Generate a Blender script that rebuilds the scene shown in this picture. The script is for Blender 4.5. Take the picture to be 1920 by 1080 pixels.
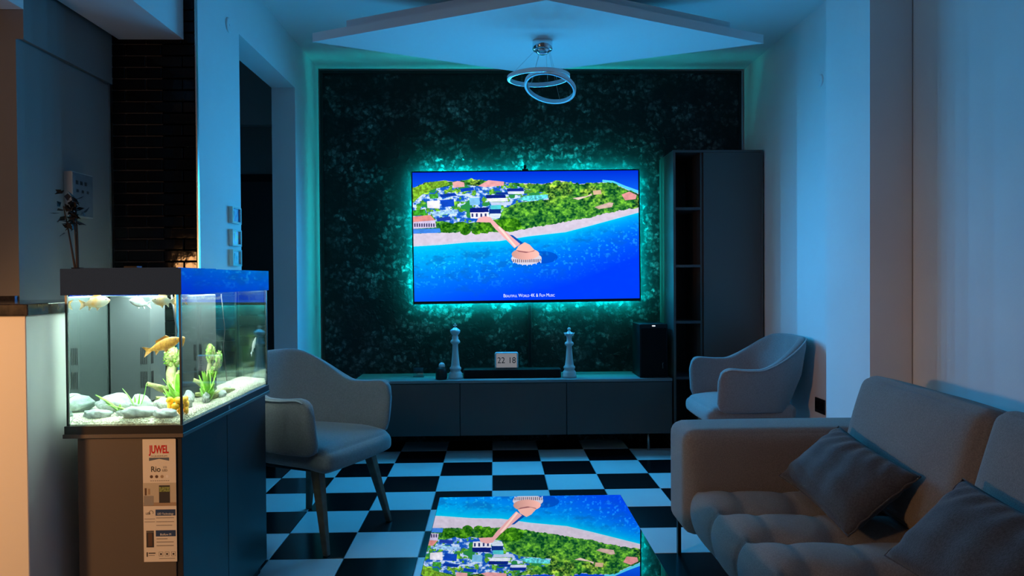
import bpy, bmesh, math, random
import numpy as np
from mathutils import Matrix, Vector, Euler

PI = math.pi
random.seed(7)
for _o in list(bpy.data.objects):
    bpy.data.objects.remove(_o, do_unlink=True)
SC = bpy.context.scene
COL = SC.collection

# ------------------------------------------------------------------ camera
def set_camera():
    yaw, pitch, roll, f = 0.0261892, -0.0130243, -0.0065843, 1346.7
    cy, sy = math.cos(yaw), math.sin(yaw)
    fwd = Vector((sy * math.cos(pitch), cy * math.cos(pitch), math.sin(pitch)))
    right = Vector((cy, -sy, 0))
    up = right.cross(fwd)
    r2 = right * math.cos(roll) + up * math.sin(roll)
    u2 = up * math.cos(roll) - right * math.sin(roll)
    cam = bpy.data.cameras.new('camera')
    cam.sensor_fit = 'HORIZONTAL'
    cam.sensor_width = 36.0
    cam.lens = f / 1920 * 36.0
    cam.clip_start = 0.02
    cam.clip_end = 100
    o = bpy.data.objects.new('camera', cam)
    COL.objects.link(o)
    m = Matrix.Identity(4)
    for i in range(3):
        m[i][0], m[i][1], m[i][2] = r2[i], u2[i], -fwd[i]
    m[2][3] = 1.2
    o.matrix_world = m
    SC.camera = o
set_camera()

# ------------------------------------------------------------------ world, lights, exposure
wd = bpy.data.worlds.new('night')
SC.world = wd
wd.use_nodes = True
wd.node_tree.nodes['Background'].inputs[0].default_value = (0.46, 0.55, 0.68, 1)
wd.node_tree.nodes['Background'].inputs[1].default_value = 0.055
SC.view_settings.view_transform = 'Standard'
SC.view_settings.look = 'None'
SC.view_settings.exposure = 0.0
SC.view_settings.gamma = 1.0
SC.view_settings.use_curve_mapping = False
SC.cycles.max_bounces = 14
SC.cycles.diffuse_bounces = 4
SC.cycles.glossy_bounces = 6
SC.cycles.transmission_bounces = 12
SC.cycles.transparent_max_bounces = 24
SC.cycles.sample_clamp_indirect = 6.0

TV_BOOST = 12.2  # extra spotlights before the screen, added to boost its blue light on the walls
for _i in range(6):
    for _j in range(3):
        l = bpy.data.lights.new('tv_boost_spot', 'SPOT')
        l.energy = TV_BOOST
        l.color = (0.02, 0.46, 1.0)
        l.shadow_soft_size = 0.0
        l.spot_size = math.radians(170)
        l.spot_blend = 1.0
        o = bpy.data.objects.new('tv_boost_spot', l)
        o.location = (-0.455 + _i * 0.28, 5.13, 1.19 + _j * 0.31)
        o.rotation_euler = (-PI / 2 + math.radians(16), 0, 0)
        COL.objects.link(o)
l = bpy.data.lights.new('kitchen_lamp_light', 'SPOT')
l.energy = 112.0
l.color = (1.0, 0.47, 0.17)
l.shadow_soft_size = 0.10
l.spot_size = math.radians(86)
l.spot_blend = 0.75
o = bpy.data.objects.new('kitchen_lamp_light', l)
o.location = (-2.3, 0.70, 1.30)
o.rotation_euler = (Vector((-0.8, 2.1, 0.15)) - Vector(o.location)).to_track_quat('-Z', 'Y').to_euler()
COL.objects.link(o)
l = bpy.data.lights.new('kitchen_warm_fill', 'POINT')  # unseen fill added to warm the underside of the beam
l.energy = 11.0
l.color = (1.0, 0.52, 0.24)
l.shadow_soft_size = 0.08
o = bpy.data.objects.new('kitchen_warm_fill', l)
o.location = (-1.75, 1.0, 1.62)
COL.objects.link(o)

# ------------------------------------------------------------------ materials
def _new(name):
    m = bpy.data.materials.new(name)
    m.use_nodes = True
    nt = m.node_tree
    for n in list(nt.nodes):
        nt.nodes.remove(n)
    out = nt.nodes.new('ShaderNodeOutputMaterial')
    return m, nt, out

def rgb(r, g, b):
    f = lambda c: (c / 255.0 / 12.92) if c <= 10 else ((c / 255.0 + 0.055) / 1.055) ** 2.4
    return (f(r), f(g), f(b), 1.0)

def mat(name, col, rough=0.5, metal=0.0, spec=0.5, var=0.0, vscale=20.0, bump=0.0, bscale=80.0,
        col2=None, sheen=0.0, coat=0.0, ior=None):
    m, nt, out = _new(name)
    b = nt.nodes.new('ShaderNodeBsdfPrincipled')
    nt.links.new(b.outputs[0], out.inputs[0])
    b.inputs['Base Color'].default_value = col
    b.inputs['Roughness'].default_value = rough
    b.inputs['Metallic'].default_value = metal
    b.inputs['Specular IOR Level'].default_value = spec
    if ior: b.inputs['IOR'].default_value = ior
    if sheen:
        b.inputs['Sheen Weight'].default_value = sheen
    if coat:
        b.inputs['Coat Weight'].default_value = coat
        b.inputs['Coat Roughness'].default_value = 0.04
    if var or bump or col2:
        tc = nt.nodes.new('ShaderNodeTexCoord')
    if var or col2:
        n = nt.nodes.new('ShaderNodeTexNoise')
        n.inputs['Scale'].default_value = vscale
        n.inputs['Detail'].default_value = 5
        nt.links.new(tc.outputs['Object'], n.inputs['Vector'])
        r = nt.nodes.new('ShaderNodeValToRGB')
        c2 = col2 or tuple(min(1, c * (1 + var)) for c in col[:3]) + (1,)
        c1 = col if col2 else tuple(c * (1 - var) for c in col[:3]) + (1,)
        r.color_ramp.elements[0].color = c1
        r.color_ramp.elements[1].color = c2
        r.color_ramp.elements[0].position = 0.35
        r.color_ramp.elements[1].position = 0.65
        nt.links.new(n.outputs['Fac'], r.inputs[0])
        nt.links.new(r.outputs[0], b.inputs['Base Color'])
    if bump:
        n2 = nt.nodes.new('ShaderNodeTexNoise')
        n2.inputs['Scale'].default_value = bscale
        n2.inputs['Detail'].default_value = 3
        nt.links.new(tc.outputs['Object'], n2.inputs['Vector'])
        bp = nt.nodes.new('ShaderNodeBump')
        bp.inputs['Strength'].default_value = bump
        bp.inputs['Distance'].default_value = 0.01
        nt.links.new(n2.outputs['Fac'], bp.inputs['Height'])
        nt.links.new(bp.outputs[0], b.inputs['Normal'])
    return m

def emit(name, col, s):
    m, nt, out = _new(name)
    e = nt.nodes.new('ShaderNodeEmission')
    e.inputs[0].default_value = col
    e.inputs[1].default_value = s
    nt.links.new(e.outputs[0], out.inputs[0])
    return m

def pane_mat(name, tint, base, gain, power, rough=0.0):
    """clear sheet glass: see-through head on, mirror-like at a grazing angle"""
    m, nt, out = _new(name)
    lw = nt.nodes.new('ShaderNodeLayerWeight')
    lw.inputs[0].default_value = 0.5
    pw = nt.nodes.new('ShaderNodeMath'); pw.operation = 'POWER'
    pw.inputs[1].default_value = power
    mu = nt.nodes.new('ShaderNodeMath'); mu.operation = 'MULTIPLY_ADD'
    mu.inputs[1].default_value = gain
    mu.inputs[2].default_value = base
    mu.use_clamp = True
    t = nt.nodes.new('ShaderNodeBsdfTransparent')
    t.inputs[0].default_value = tint
    g = nt.nodes.new('ShaderNodeBsdfGlossy')
    g.inputs[0].default_value = (1, 1, 1, 1)
    g.inputs['Roughness'].default_value = rough
    mx = nt.nodes.new('ShaderNodeMixShader')
    nt.links.new(lw.outputs['Facing'], pw.inputs[0])
    nt.links.new(pw.outputs[0], mu.inputs[0])
    nt.links.new(mu.outputs[0], mx.inputs[0])
    nt.links.new(t.outputs[0], mx.inputs[1])
    nt.links.new(g.outputs[0], mx.inputs[2])
    nt.links.new(mx.outputs[0], out.inputs[0])
    return m

def water_mat():
    m, nt, out = _new('tank_water')
    g = nt.nodes.new('ShaderNodeBsdfGlass')
    g.inputs['Color'].default_value = (0.90, 1.0, 0.965, 1)
    g.inputs['Roughness'].default_value = 0.0
    g.inputs['IOR'].default_value = 1.333
    nt.links.new(g.outputs[0], out.inputs[0])
    return m

def leaf_wall_mat():
    m, nt, out = _new('dark_foliage_wallcovering')
    N = nt.nodes.new; L = nt.links.new
    tc = N('ShaderNodeTexCoord')
    b = N('ShaderNodeBsdfPrincipled')
    b.inputs['Roughness'].default_value = 0.6
    b.inputs['Specular IOR Level'].default_value = 0.2
    def noise(scale, detail, rough=0.6, vec=None, dist=0.0):
        n = N('ShaderNodeTexNoise')
        n.inputs['Scale'].default_value = scale
        n.inputs['Detail'].default_value = detail
        n.inputs['Roughness'].default_value = rough
        n.inputs['Distortion'].default_value = dist
        L(vec or tc.outputs['Object'], n.inputs['Vector'])
        return n
    def ramp(src, p0, c0, p1, c1):
        r = N('ShaderNodeValToRGB')
        r.color_ramp.elements[0].position = p0
        r.color_ramp.elements[0].color = (c0, c0, c0, 1)
        r.color_ramp.elements[1].position = p1
        r.color_ramp.elements[1].color = (c1, c1, c1, 1)
        L(src, r.inputs[0])
        return r.outputs[0]
    def mul(x, y):
        k = N('ShaderNodeMath'); k.operation = 'MULTIPLY'
        L(x, k.inputs[0]); L(y, k.inputs[1])
        return k.outputs[0]
    # wobble the coordinates a little so that the cells become leaf shaped
    wn = noise(16, 4)
    sub_ = N('ShaderNodeVectorMath'); sub_.operation = 'MULTIPLY_ADD'
    sub_.inputs[1].default_value = (0.10, 0.10, 0.10)
    L(wn.outputs['Color'], sub_.inputs[0]); L(tc.outputs['Object'], sub_.inputs[2])
    vec = sub_.outputs[0]
    v = N('ShaderNodeTexVoronoi')
    v.inputs['Scale'].default_value = 30
    L(vec, v.inputs['Vector'])
    sep = N('ShaderNodeSeparateColor')
    L(v.outputs['Color'], sep.inputs[0])
    cell = ramp(sep.outputs[0], 0.25, 0.10, 0.95, 1.0)          # each leaf its own tone
    body = ramp(v.outputs['Distance'], 0.05, 1.0, 0.70, 0.05)      # dark gaps between leaves
    clump = ramp(noise(3.6, 6, 0.62).outputs['Fac'], 0.44, 0.06, 0.64, 1.0)
    grit = ramp(noise(85, 3, 0.7, vec).outputs['Fac'], 0.34, 0.45, 0.66, 1.0)
    tone = mul(mul(cell, body), mul(clump, grit))
    mix = N('ShaderNodeValToRGB')
    mix.color_ramp.elements[0].color = (0.006, 0.0075, 0.009, 1)
    mix.color_ramp.elements[1].color = (0.46, 0.48, 0.48, 1)
    e = mix.color_ramp.elements.new(0.35)
    e.color = (0.10, 0.11, 0.115, 1)
    L(tone, mix.inputs[0])
    L(mix.outputs[0], b.inputs['Base Color'])
    bp = N('ShaderNodeBump')
    bp.inputs['Strength'].default_value = 0.5
    bp.inputs['Distance'].default_value = 0.008
    L(mul(body, cell), bp.inputs['Height'])
    L(bp.outputs[0], b.inputs['Normal'])
    L(b.outputs[0], out.inputs[0])
    return m

M = {}
M['paint'] = mat('white_wall_paint', (0.72, 0.73, 0.74, 1), 0.75, spec=0.2, var=0.02, vscale=3, bump=0.04, bscale=120)
M['ceil'] = mat('ceiling_paint', (0.72, 0.73, 0.74, 1), 0.8, spec=0.2)
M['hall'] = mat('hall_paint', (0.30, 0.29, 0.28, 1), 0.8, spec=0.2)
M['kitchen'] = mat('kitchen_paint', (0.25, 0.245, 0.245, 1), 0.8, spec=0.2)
M['halldoor'] = mat('dark_door', (0.035, 0.033, 0.032, 1), 0.5)
M['leafwall'] = leaf_wall_mat()
M['black'] = mat('black_satin', (0.006, 0.006, 0.008, 1), 0.45, spec=0.3)
M['blackgloss'] = mat('black_gloss', (0.008, 0.008, 0.010, 1), 0.12, spec=0.5)
M['tile_w'] = mat('white_floor_tile', (0.50, 0.53, 0.55, 1), 0.32, spec=0.35, var=0.03, vscale=4)
M['tile_b'] = mat('black_floor_tile', (0.004, 0.004, 0.005, 1), 0.22, spec=0.18)
M['grout'] = mat('grout', (0.30, 0.31, 0.33, 1), 0.9, spec=0.1)
M['brick'] = mat('black_glazed_brick', (0.0045, 0.0042, 0.0042, 1), 0.07, spec=0.16, bump=0.10, bscale=14)
M['mortar'] = mat('dark_mortar', (0.11, 0.105, 0.10, 1), 0.9, spec=0.1)
M['metal'] = mat('brushed_metal', (0.55, 0.54, 0.52, 1), 0.3, metal=1.0)
M['chrome'] = mat('chrome', (0.75, 0.78, 0.82, 1), 0.08, metal=1.0)
M['diffuser'] = mat('milky_diffuser', (0.80, 0.84, 0.88, 1), 0.3)
M['ringbody'] = mat('ring_aluminium', (0.55, 0.60, 0.64, 1), 0.35, metal=0.7)
M['tallcab'] = mat('taupe_lacquer', (0.068, 0.062, 0.058, 1), 0.34, spec=0.45)
M['cabin'] = mat('dark_shelf_lining', (0.012, 0.011, 0.012, 1), 0.5)
M['shelf'] = mat('shelf_board', (0.05, 0.05, 0.055, 1), 0.5)
M['contop'] = mat('console_top', (0.20, 0.21, 0.21, 1), 0.55, spec=0.3)
M['chess'] = mat('white_ceramic', (0.50, 0.53, 0.53, 1), 0.3)
M['sofa'] = mat('grey_beige_woven_fabric', (0.19, 0.18, 0.17, 1), 0.9, spec=0.1, var=0.16, vscale=240, bump=0.35, bscale=420, sheen=0.25)
M['pillow'] = mat('charcoal_velour', (0.052, 0.053, 0.058, 1), 0.85, spec=0.15, var=0.2, vscale=160, bump=0.3, bscale=300, sheen=0.2)
M['chair'] = mat('grey_velour', (0.20, 0.19, 0.195, 1), 0.85, spec=0.12, var=0.10, vscale=150, bump=0.25, bscale=350, sheen=0.3)
M['chairin'] = mat('grey_velour_seat', (0.21, 0.21, 0.215, 1), 0.85, spec=0.12, var=0.08, vscale=120, bump=0.2, bscale=300, sheen=0.3)
M['piping'] = mat('pale_piping', (0.36, 0.37, 0.38, 1), 0.8)
M['wood'] = mat('stained_wood', (0.11, 0.075, 0.05, 1), 0.5, var=0.25, vscale=30)
M['tank_black'] = mat('anthracite_laminate', (0.020, 0.018, 0.017, 1), 0.0, spec=0.5, ior=8.0)
M['tank_door'] = mat('anthracite_door', (0.020, 0.020, 0.022, 1), 0.35, spec=0.4)
M['tank_cab_lit'] = mat('anthracite_lit', (0.105, 0.092, 0.082, 1), 0.45, spec=0.35)  # same anthracite as the doors, lightened to stand in for warm lamp light
M['seam'] = mat('dark_seam', (0.003, 0.003, 0.004, 1), 0.7, spec=0.1)
M['silicone'] = mat('black_silicone', (0.006, 0.010, 0.010, 1), 0.4)
M['pane'] = pane_mat('tank_glass', (0.95, 0.985, 0.97, 1), 0.015, 0.62, 3.0)
M['tableglass'] = pane_mat('smoked_table_glass', (0.07, 0.20, 0.20, 1), 0.22, 0.82, 1.0)
M['clearglass'] = pane_mat('clear_glass', (0.85, 0.9, 0.9, 1), 0.06, 0.6, 2.0)
M['water'] = water_mat()
M['granite'] = mat('black_granite', (0.012, 0.011, 0.011, 1), 0.10, spec=0.6, col2=(0.045, 0.036, 0.03, 1), vscale=45)
M['counter'] = mat('white_counter_panel', (0.75, 0.74, 0.72, 1), 0.55, spec=0.3)
M['gravel'] = mat('pale_gravel', (0.78, 0.70, 0.58, 1), 0.8, var=0.35, vscale=160)
M['stone'] = mat('grey_river_stone', (0.42, 0.45, 0.45, 1), 0.8, var=0.35, vscale=40, bump=0.5, bscale=50)
M['ballstone'] = mat('mottled_stone', (0.30, 0.32, 0.30, 1), 0.85, var=0.7, vscale=90, bump=0.6, bscale=70)
M['driftwood'] = mat('pale_driftwood', (0.30, 0.24, 0.15, 1), 0.85, col2=(0.14, 0.19, 0.03, 1), vscale=50, bump=0.6, bscale=60)
M['leaf'] = mat('aquatic_leaf', (0.12, 0.36, 0.03, 1), 0.5, var=0.4, vscale=25)
M['leaf2'] = mat('aquatic_leaf_light', (0.15, 0.33, 0.025, 1), 0.5, var=0.4, vscale=25)
M['goldfish'] = mat('gold_scales', (0.75, 0.36, 0.05, 1), 0.4, col2=(0.45, 0.16, 0.02, 1), vscale=120)
M['palefish'] = mat('pale_scales', (0.80, 0.74, 0.66, 1), 0.4, col2=(0.85, 0.42, 0.12, 1), vscale=30)
M['whitefish'] = mat('white_scales', (0.85, 0.86, 0.86, 1), 0.4)
M['greyfish'] = mat('grey_scales', (0.16, 0.18, 0.185, 1), 0.35, var=0.3, vscale=60)
M['orange'] = mat('orange_ornament', (0.95, 0.42, 0.0, 1), 0.5, var=0.15, vscale=40)
M['filter'] = mat('filter_housing', (0.017, 0.022, 0.024, 1), 0.6, spec=0.15)
M['ledtube'] = emit('aquarium_led', (0.88, 1.0, 0.95, 1), 80.0)
M['strip'] = emit('led_strip', (0.0, 0.78, 0.74, 1), 420.0)
M['card'] = mat('sticker_paper', (0.72, 0.70, 0.66, 1), 0.5)
M['red'] = mat('print_red', (0.55, 0.01, 0.015, 1), 0.5)
M['ink'] = mat('print_dark', (0.03, 0.03, 0.035, 1), 0.5)
M['inkgrey'] = mat('print_grey', (0.28, 0.27, 0.26, 1), 0.5)
M['inkblue'] = mat('print_blue', (0.015, 0.05, 0.16, 1), 0.5)
M['inkslate'] = mat('print_slate', (0.09, 0.13, 0.20, 1), 0.5)
M['inkwhite'] = mat('print_white', (0.8, 0.8, 0.8, 1), 0.5)
M['inkbrown'] = mat('print_brown', (0.10, 0.055, 0.035, 1), 0.5)
M['inktan'] = mat('print_tan', (0.35, 0.26, 0.18, 1), 0.5)
M['inkbeige'] = mat('print_beige', (0.50, 0.47, 0.40, 1), 0.5)
M['inkgreen'] = mat('print_green', (0.20, 0.26, 0.08, 1), 0.5, var=0.6, vscale=200)
M['caption'] = emit('caption_white', (0.85, 0.95, 1.0, 1), 1.0)
M['clockface'] = emit('clock_display', (0.50, 0.52, 0.58, 1), 0.36)
M['clockbody'] = mat('clock_body', (0.42, 0.48, 0.52, 1), 0.4)
M['led'] = emit('status_led', (0.8, 0.9, 1.0, 1), 2.0)
M['plastic_w'] = mat('white_plastic', (0.62, 0.64, 0.66, 1), 0.4)
M['picbase'] = mat('print_cyan', (0.02, 0.35, 0.55, 1), 0.25, col2=(0.02, 0.10, 0.45, 1), vscale=40)
M['picmix'] = mat('print_purple', (0.30, 0.14, 0.40, 1), 0.25, col2=(0.25, 0.35, 0.10, 1), vscale=40)
M['piclight'] = mat('print_lilac', (0.45, 0.50, 0.62, 1), 0.25, col2=(0.05, 0.40, 0.50, 1), vscale=40)
M['picframe'] = mat('glossy_frame', (0.45, 0.62, 0.66, 1), 0.15)
M['canvas'] = mat('canvas_print', (0.10, 0.12, 0.15, 1), 0.7, col2=(0.16, 0.18, 0.21, 1), vscale=8)
M['canvasedge'] = mat('canvas_edge', (0.42, 0.42, 0.42, 1), 0.7)
M['branch'] = mat('dry_branch', (0.035, 0.026, 0.02, 1), 0.8)
M['dryleaf'] = mat('dark_dry_leaf', (0.010, 0.011, 0.014, 1), 0.7)

# ------------------------------------------------------------------ builders
INV = {}

def link(o, parent=None):
    COL.objects.link(o)
    if parent is not None:
        o.parent = parent
        if parent.name in INV:
            o.matrix_parent_inverse = INV[parent.name]
    return o

def tag(o, label=None, cat=None, group=None, kind=None):
    if label: o['label'] = label
    if cat: o['category'] = cat
    if group: o['group'] = group
    if kind: o['kind'] = kind
    return o

def root(name, loc, label, cat, group=None, rz=None):
    """an Empty at a thing's base; with rz the parts are given in the thing's own frame, else in the room's"""
    e = bpy.data.objects.new(name, None)
    e.empty_display_size = 0.05
    COL.objects.link(e)
    e.location = loc
    if rz is not None:
        e.rotation_euler = (0, 0, rz)
    else:
        INV[e.name] = Matrix.Translation(-Vector(loc))
    return tag(e, label, cat, group)

def mobj(name, verts, faces, m, parent=None, smooth=False):
    me = bpy.data.meshes.new(name)
    me.from_pydata([tuple(v) for v in verts], [], faces)
    me.update()
    if smooth:
        for p in me.polygons: p.use_smooth = True
    me.materials.append(M[m] if isinstance(m, str) else m)
    return link(bpy.data.objects.new(name, me), parent)

def bmobj(name, bm, m, parent=None, smooth=False):
    me = bpy.data.meshes.new(name)
    bmesh.ops.recalc_face_normals(bm, faces=bm.faces)
    bm.to_mesh(me)
    bm.free()
    if smooth:
        for p in me.polygons: p.use_smooth = True
    me.materials.append(M[m] if isinstance(m, str) else m)
    return link(bpy.data.objects.new(name, me), parent)

def bm_box(bm, x, y, z, bevel=0.0, seg=2):
    vs = [bm.verts.new((a, b, c)) for a in x for b in y for c in z]
    fs = [bm.faces.new([vs[i] for i in q]) for q in
          ((0, 1, 3, 2), (4, 6, 7, 5), (0, 4, 5, 1), (2, 3, 7, 6), (0, 2, 6, 4), (1, 5, 7, 3))]
    if bevel:
        es = list({e for f in fs for e in f.edges})
        bmesh.ops.bevel(bm, geom=es, offset=bevel, segments=seg, affect='EDGES', profile=0.5)

def box(name, x, y, z, m, parent=None, bevel=0.0, seg=2):
    bm = bmesh.new()
    bm_box(bm, x, y, z, bevel, seg)
    return bmobj(name, bm, m, parent)

def boxes(name, lst, m, parent=None):
    bm = bmesh.new()
    for b in lst: bm_box(bm, *b)
    return bmobj(name, bm, m, parent)

def prism(name, pts, z0, z1, m, parent=None):
    n = len(pts)
    v = [(x, y, z0) for x, y in pts] + [(x, y, z1) for x, y in pts]
    f = [tuple(range(n))[::-1], tuple(range(n, 2 * n))] + [(i, (i + 1) % n, n + (i + 1) % n, n + i) for i in range(n)]
    bm = bmesh.new()
    vs = [bm.verts.new(p) for p in v]
    for q in f: bm.faces.new([vs[i] for i in q])
    return bmobj(name, bm, m, parent)

def lathe(name, prof, c, m, parent=None, seg=28, smooth=True):
    v, f = [], []
    for r, z in prof:
        for k in range(seg):
            a = 2 * PI * k / seg
            v.append((c[0] + r * math.cos(a), c[1] + r * math.sin(a), c[2] + z))
    n = len(prof)
    for i in range(n - 1):
        for k in range(seg):
            f.append((i * seg + k, i * seg + (k + 1) % seg, (i + 1) * seg + (k + 1) % seg, (i + 1) * seg + k))
    f.append(tuple(range(seg))[::-1])
    f.append(tuple((n - 1) * seg + k for k in range(seg)))
    return mobj(name, v, f, m, parent, smooth)

def tube_geo(pts, rad, seg=10, closed=False):
    pts = [Vector(p) for p in pts]
    n = len(pts)
    v, f = [], []
    up = Vector((0, 0, 1))
    prev = None
    for i, p in enumerate(pts):
        a = pts[(i - 1) % n] if (closed or i > 0) else p
        b = pts[(i + 1) % n] if (closed or i < n - 1) else p
        t = (b - a).normalized()
        if prev is None:
            s = t.cross(up)
            if s.length < 1e-3: s = t.cross(Vector((0, 1, 0)))
            s.normalize()
        else:
            s = (prev - t * prev.dot(t)).normalized()
        prev = s
        w = t.cross(s)
        r = rad[i] if isinstance(rad, (list, tuple)) else rad
        for k in range(seg):
            q = 2 * PI * k / seg
            v.append(p + s * (r * math.cos(q)) + w * (r * math.sin(q)))
    m = n if closed else n - 1
    for i in range(m):
        j = (i + 1) % n
        for k in range(seg):
            f.append((i * seg + k, i * seg + (k + 1) % seg, j * seg + (k + 1) % seg, j * seg + k))
    if not closed:
        f.append(tuple(range(seg))[::-1])
        f.append(tuple((n - 1) * seg + k for k in range(seg)))
    return v, f

def tube(name, pts, rad, m, parent=None, seg=10, closed=False):
    v, f = tube_geo(pts, rad, seg, closed)
    return mobj(name, v, f, m, parent, True)

def soft_box(name, half, r, bulge, m, parent=None, n=14, mtx=None, wrinkle=0.0, seed=0, post=None):
    """upholstered block: rounded edges, faces puffed out"""
    hx, hy, hz = half
    bul = bulge if isinstance(bulge, (tuple, list)) else (bulge,) * 3
    bm = bmesh.new()
    grid = {}
    rnd = random.Random(seed)
    ph = [rnd.uniform(0, 6.28) for _ in range(8)]
    def ease(t):
        s = -1 if t < 0 else 1
        return s * (1 - (1 - abs(t)) ** 1.6)
    def vert(a, b, c):
        k = (round(a, 4), round(b, 4), round(c, 4))
        if k in grid: return grid[k]
        p = Vector((ease(a) * hx, ease(b) * hy, ease(c) * hz))
        inn = Vector((max(-hx + r, min(hx - r, p.x)), max(-hy + r, min(hy - r, p.y)), max(-hz + r, min(hz - r, p.z))))
        d = p - inn
        if d.length > 1e-9:
            p = inn + d.normalized() * r
        p.x += bul[0] * math.copysign(1, a) * (abs(a) > .999) * (1 - b ** 2) * (1 - c ** 2)
        p.y += bul[1] * math.copysign(1, b) * (abs(b) > .999) * (1 - a ** 2) * (1 - c ** 2)
        p.z += bul[2] * math.copysign(1, c) * (abs(c) > .999) * (1 - a ** 2) * (1 - b ** 2)
        if wrinkle:
            w = wrinkle * (math.sin(9 * p.x + 7 * p.y + ph[0]) * math.sin(11 * p.y - 6 * p.z + ph[1]) + 0.6 * math.sin(23 * p.y + 17 * p.z + ph[2]))
            p += p.normalized() * w
        if post: p = post(p)
        if mtx is not None: p = mtx @ p
        grid[k] = bm.verts.new(p)
        return grid[k]
    ts = [-1 + 2 * i / n for i in range(n + 1)]
    for ax in range(3):
        for s in (-1, 1):
            for i in range(n):
                for j in range(n):
                    q = []
                    for (u, w) in ((ts[i], ts[j]), (ts[i + 1], ts[j]), (ts[i + 1], ts[j + 1]), (ts[i], ts[j + 1])):
                        c = [u, w]; c.insert(ax, s)
                        q.append(vert(*c))
                    bm.faces.new(q)
    return bmobj(name, bm, m, parent, True)

def text(name, body, size, loc, m, parent=None, align='CENTER', smallcaps=False, sx=1.0, ext=0.0002, rot=(PI / 2, 0, 0), bold=0.0):
    cu = bpy.data.curves.new(name, 'FONT')
    cu.body = body
    cu.size = size
    cu.align_x = align
    cu.align_y = 'CENTER'
    cu.extrude = ext
    cu.offset = bold
    if smallcaps:
        cu.small_caps_scale = 0.72
        for cf in cu.body_format: cf.use_small_caps = True
    cu.materials.append(M[m])
    tmp = bpy.data.objects.new(name, cu)
    COL.objects.link(tmp)
    me = bpy.data.meshes.new_from_object(tmp.evaluated_get(bpy.context.evaluated_depsgraph_get()))
    bpy.data.objects.remove(tmp, do_unlink=True)
    bpy.data.curves.remove(cu)
    me.name = name
    o = bpy.data.objects.new(name, me)
    o.location = loc
    o.rotation_euler = rot
    o.scale = (sx, 1, 1)
    return link(o, parent)

# ------------------------------------------------------------------ the room
XL, XR, YB, ZC = -1.265, 1.87, 5.32, 2.74
def struct(o, label=None):
    return tag(o, label, None, None, 'structure')

fl = box('floor', (-3.2, 2.0), (-1.5, 5.6), (-0.08, -0.004), 'grout')
struct(fl, 'black and white checkerboard tiled floor')
TS, TX, TY = 0.3196, -0.0132, 5.0137
tile_me = {}
def floor_tile(c, r):
    g = 0.0016
    x0, x1 = TX + c * TS + g, TX + (c + 1) * TS - g
    y0, y1 = TY - (r + 1) * TS + g, TY - r * TS - g
    x1 = min(x1, XR - 0.001)
    y1 = min(y1, YB - 0.001)
    if x1 - x0 < 0.03 or y1 - y0 < 0.03: return
    key = (round(x1 - x0, 4), round(y1 - y0, 4), (c + r) % 2)
    if key not in tile_me:
        bm = bmesh.new()
        bm_box(bm, (0, x1 - x0), (0, y1 - y0), (-0.006, 0.0))
        top = [e for e in bm.edges if all(abs(v.co.z) < 1e-6 for v in e.verts)]
        bmesh.ops.bevel(bm, geom=top, offset=0.0012, segments=1, affect='EDGES')
        me = bpy.data.meshes.new('tile')
        bmesh.ops.recalc_face_normals(bm, faces=bm.faces)
        bm.to_mesh(me); bm.free()
        me.materials.append(M['tile_b'] if (c + r) % 2 == 0 else M['tile_w'])
        tile_me[key] = me
    o = bpy.data.objects.new('tile', tile_me[key])
    o.location = (x0, y0, 0)
    link(o, fl)
for r in range(-1, 15):
    for c in range(-5, 6):
        floor_tile(c, r)

struct(box('ceiling', (-3.2, 2.0), (-1.5, 5.6), (ZC, ZC + 0.1), 'ceil'), 'white ceiling lit blue by the television')
struct(box('wall_back', (XL - 0.15, 2.0), (YB, YB + 0.12), (-0.004, ZC), 'paint'), 'wall behind the television')
struct(boxes('wall_left', [((XL - 0.15, XL), (3.135, 3.65), (-0.004, ZC)), ((XL - 0.15, XL), (3.65, 4.668), (2.436, ZC)),
                           ((XL - 0.15, XL), (4.668, YB), (-0.004, ZC))], 'paint'), 'left wall with an open doorway beside the foliage wall')
struct(box('wall_right', (XR, 2.0), (-1.5, YB), (-0.004, ZC), 'paint'), 'right wall behind the sofa')
struct(box('wall_pier', (1.677, XR), (3.155, 3.575), (-0.004, ZC), 'paint'), 'square pier standing out of the right wall')

struct(box('corner_shade_strip', (XR - 0.0035, XR - 0.0003), (3.1515, 3.1545), (-0.004, ZC), 'inkgrey'), 'dark strip drawn as a shadow line in the corner where the pier meets the right wall')  # thin grey strip put in for the shade in this corner

# hall seen through the doorway
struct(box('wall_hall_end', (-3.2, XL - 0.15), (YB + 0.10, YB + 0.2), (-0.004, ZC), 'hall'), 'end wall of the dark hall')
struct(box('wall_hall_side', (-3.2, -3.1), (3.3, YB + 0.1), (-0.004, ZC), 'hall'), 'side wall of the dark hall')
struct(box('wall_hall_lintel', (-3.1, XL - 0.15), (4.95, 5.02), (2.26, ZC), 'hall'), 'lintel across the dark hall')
d1 = struct(box('door_1', (-2.35, XL - 0.2), (YB + 0.06, YB + 0.10), (0, 1.93), 'halldoor'), 'dark door at the end of the hall')
box('door_frame', (-2.4, XL - 0.17), (YB + 0.085, YB + 0.10), (1.93, 1.99), 'black', d1)

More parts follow.
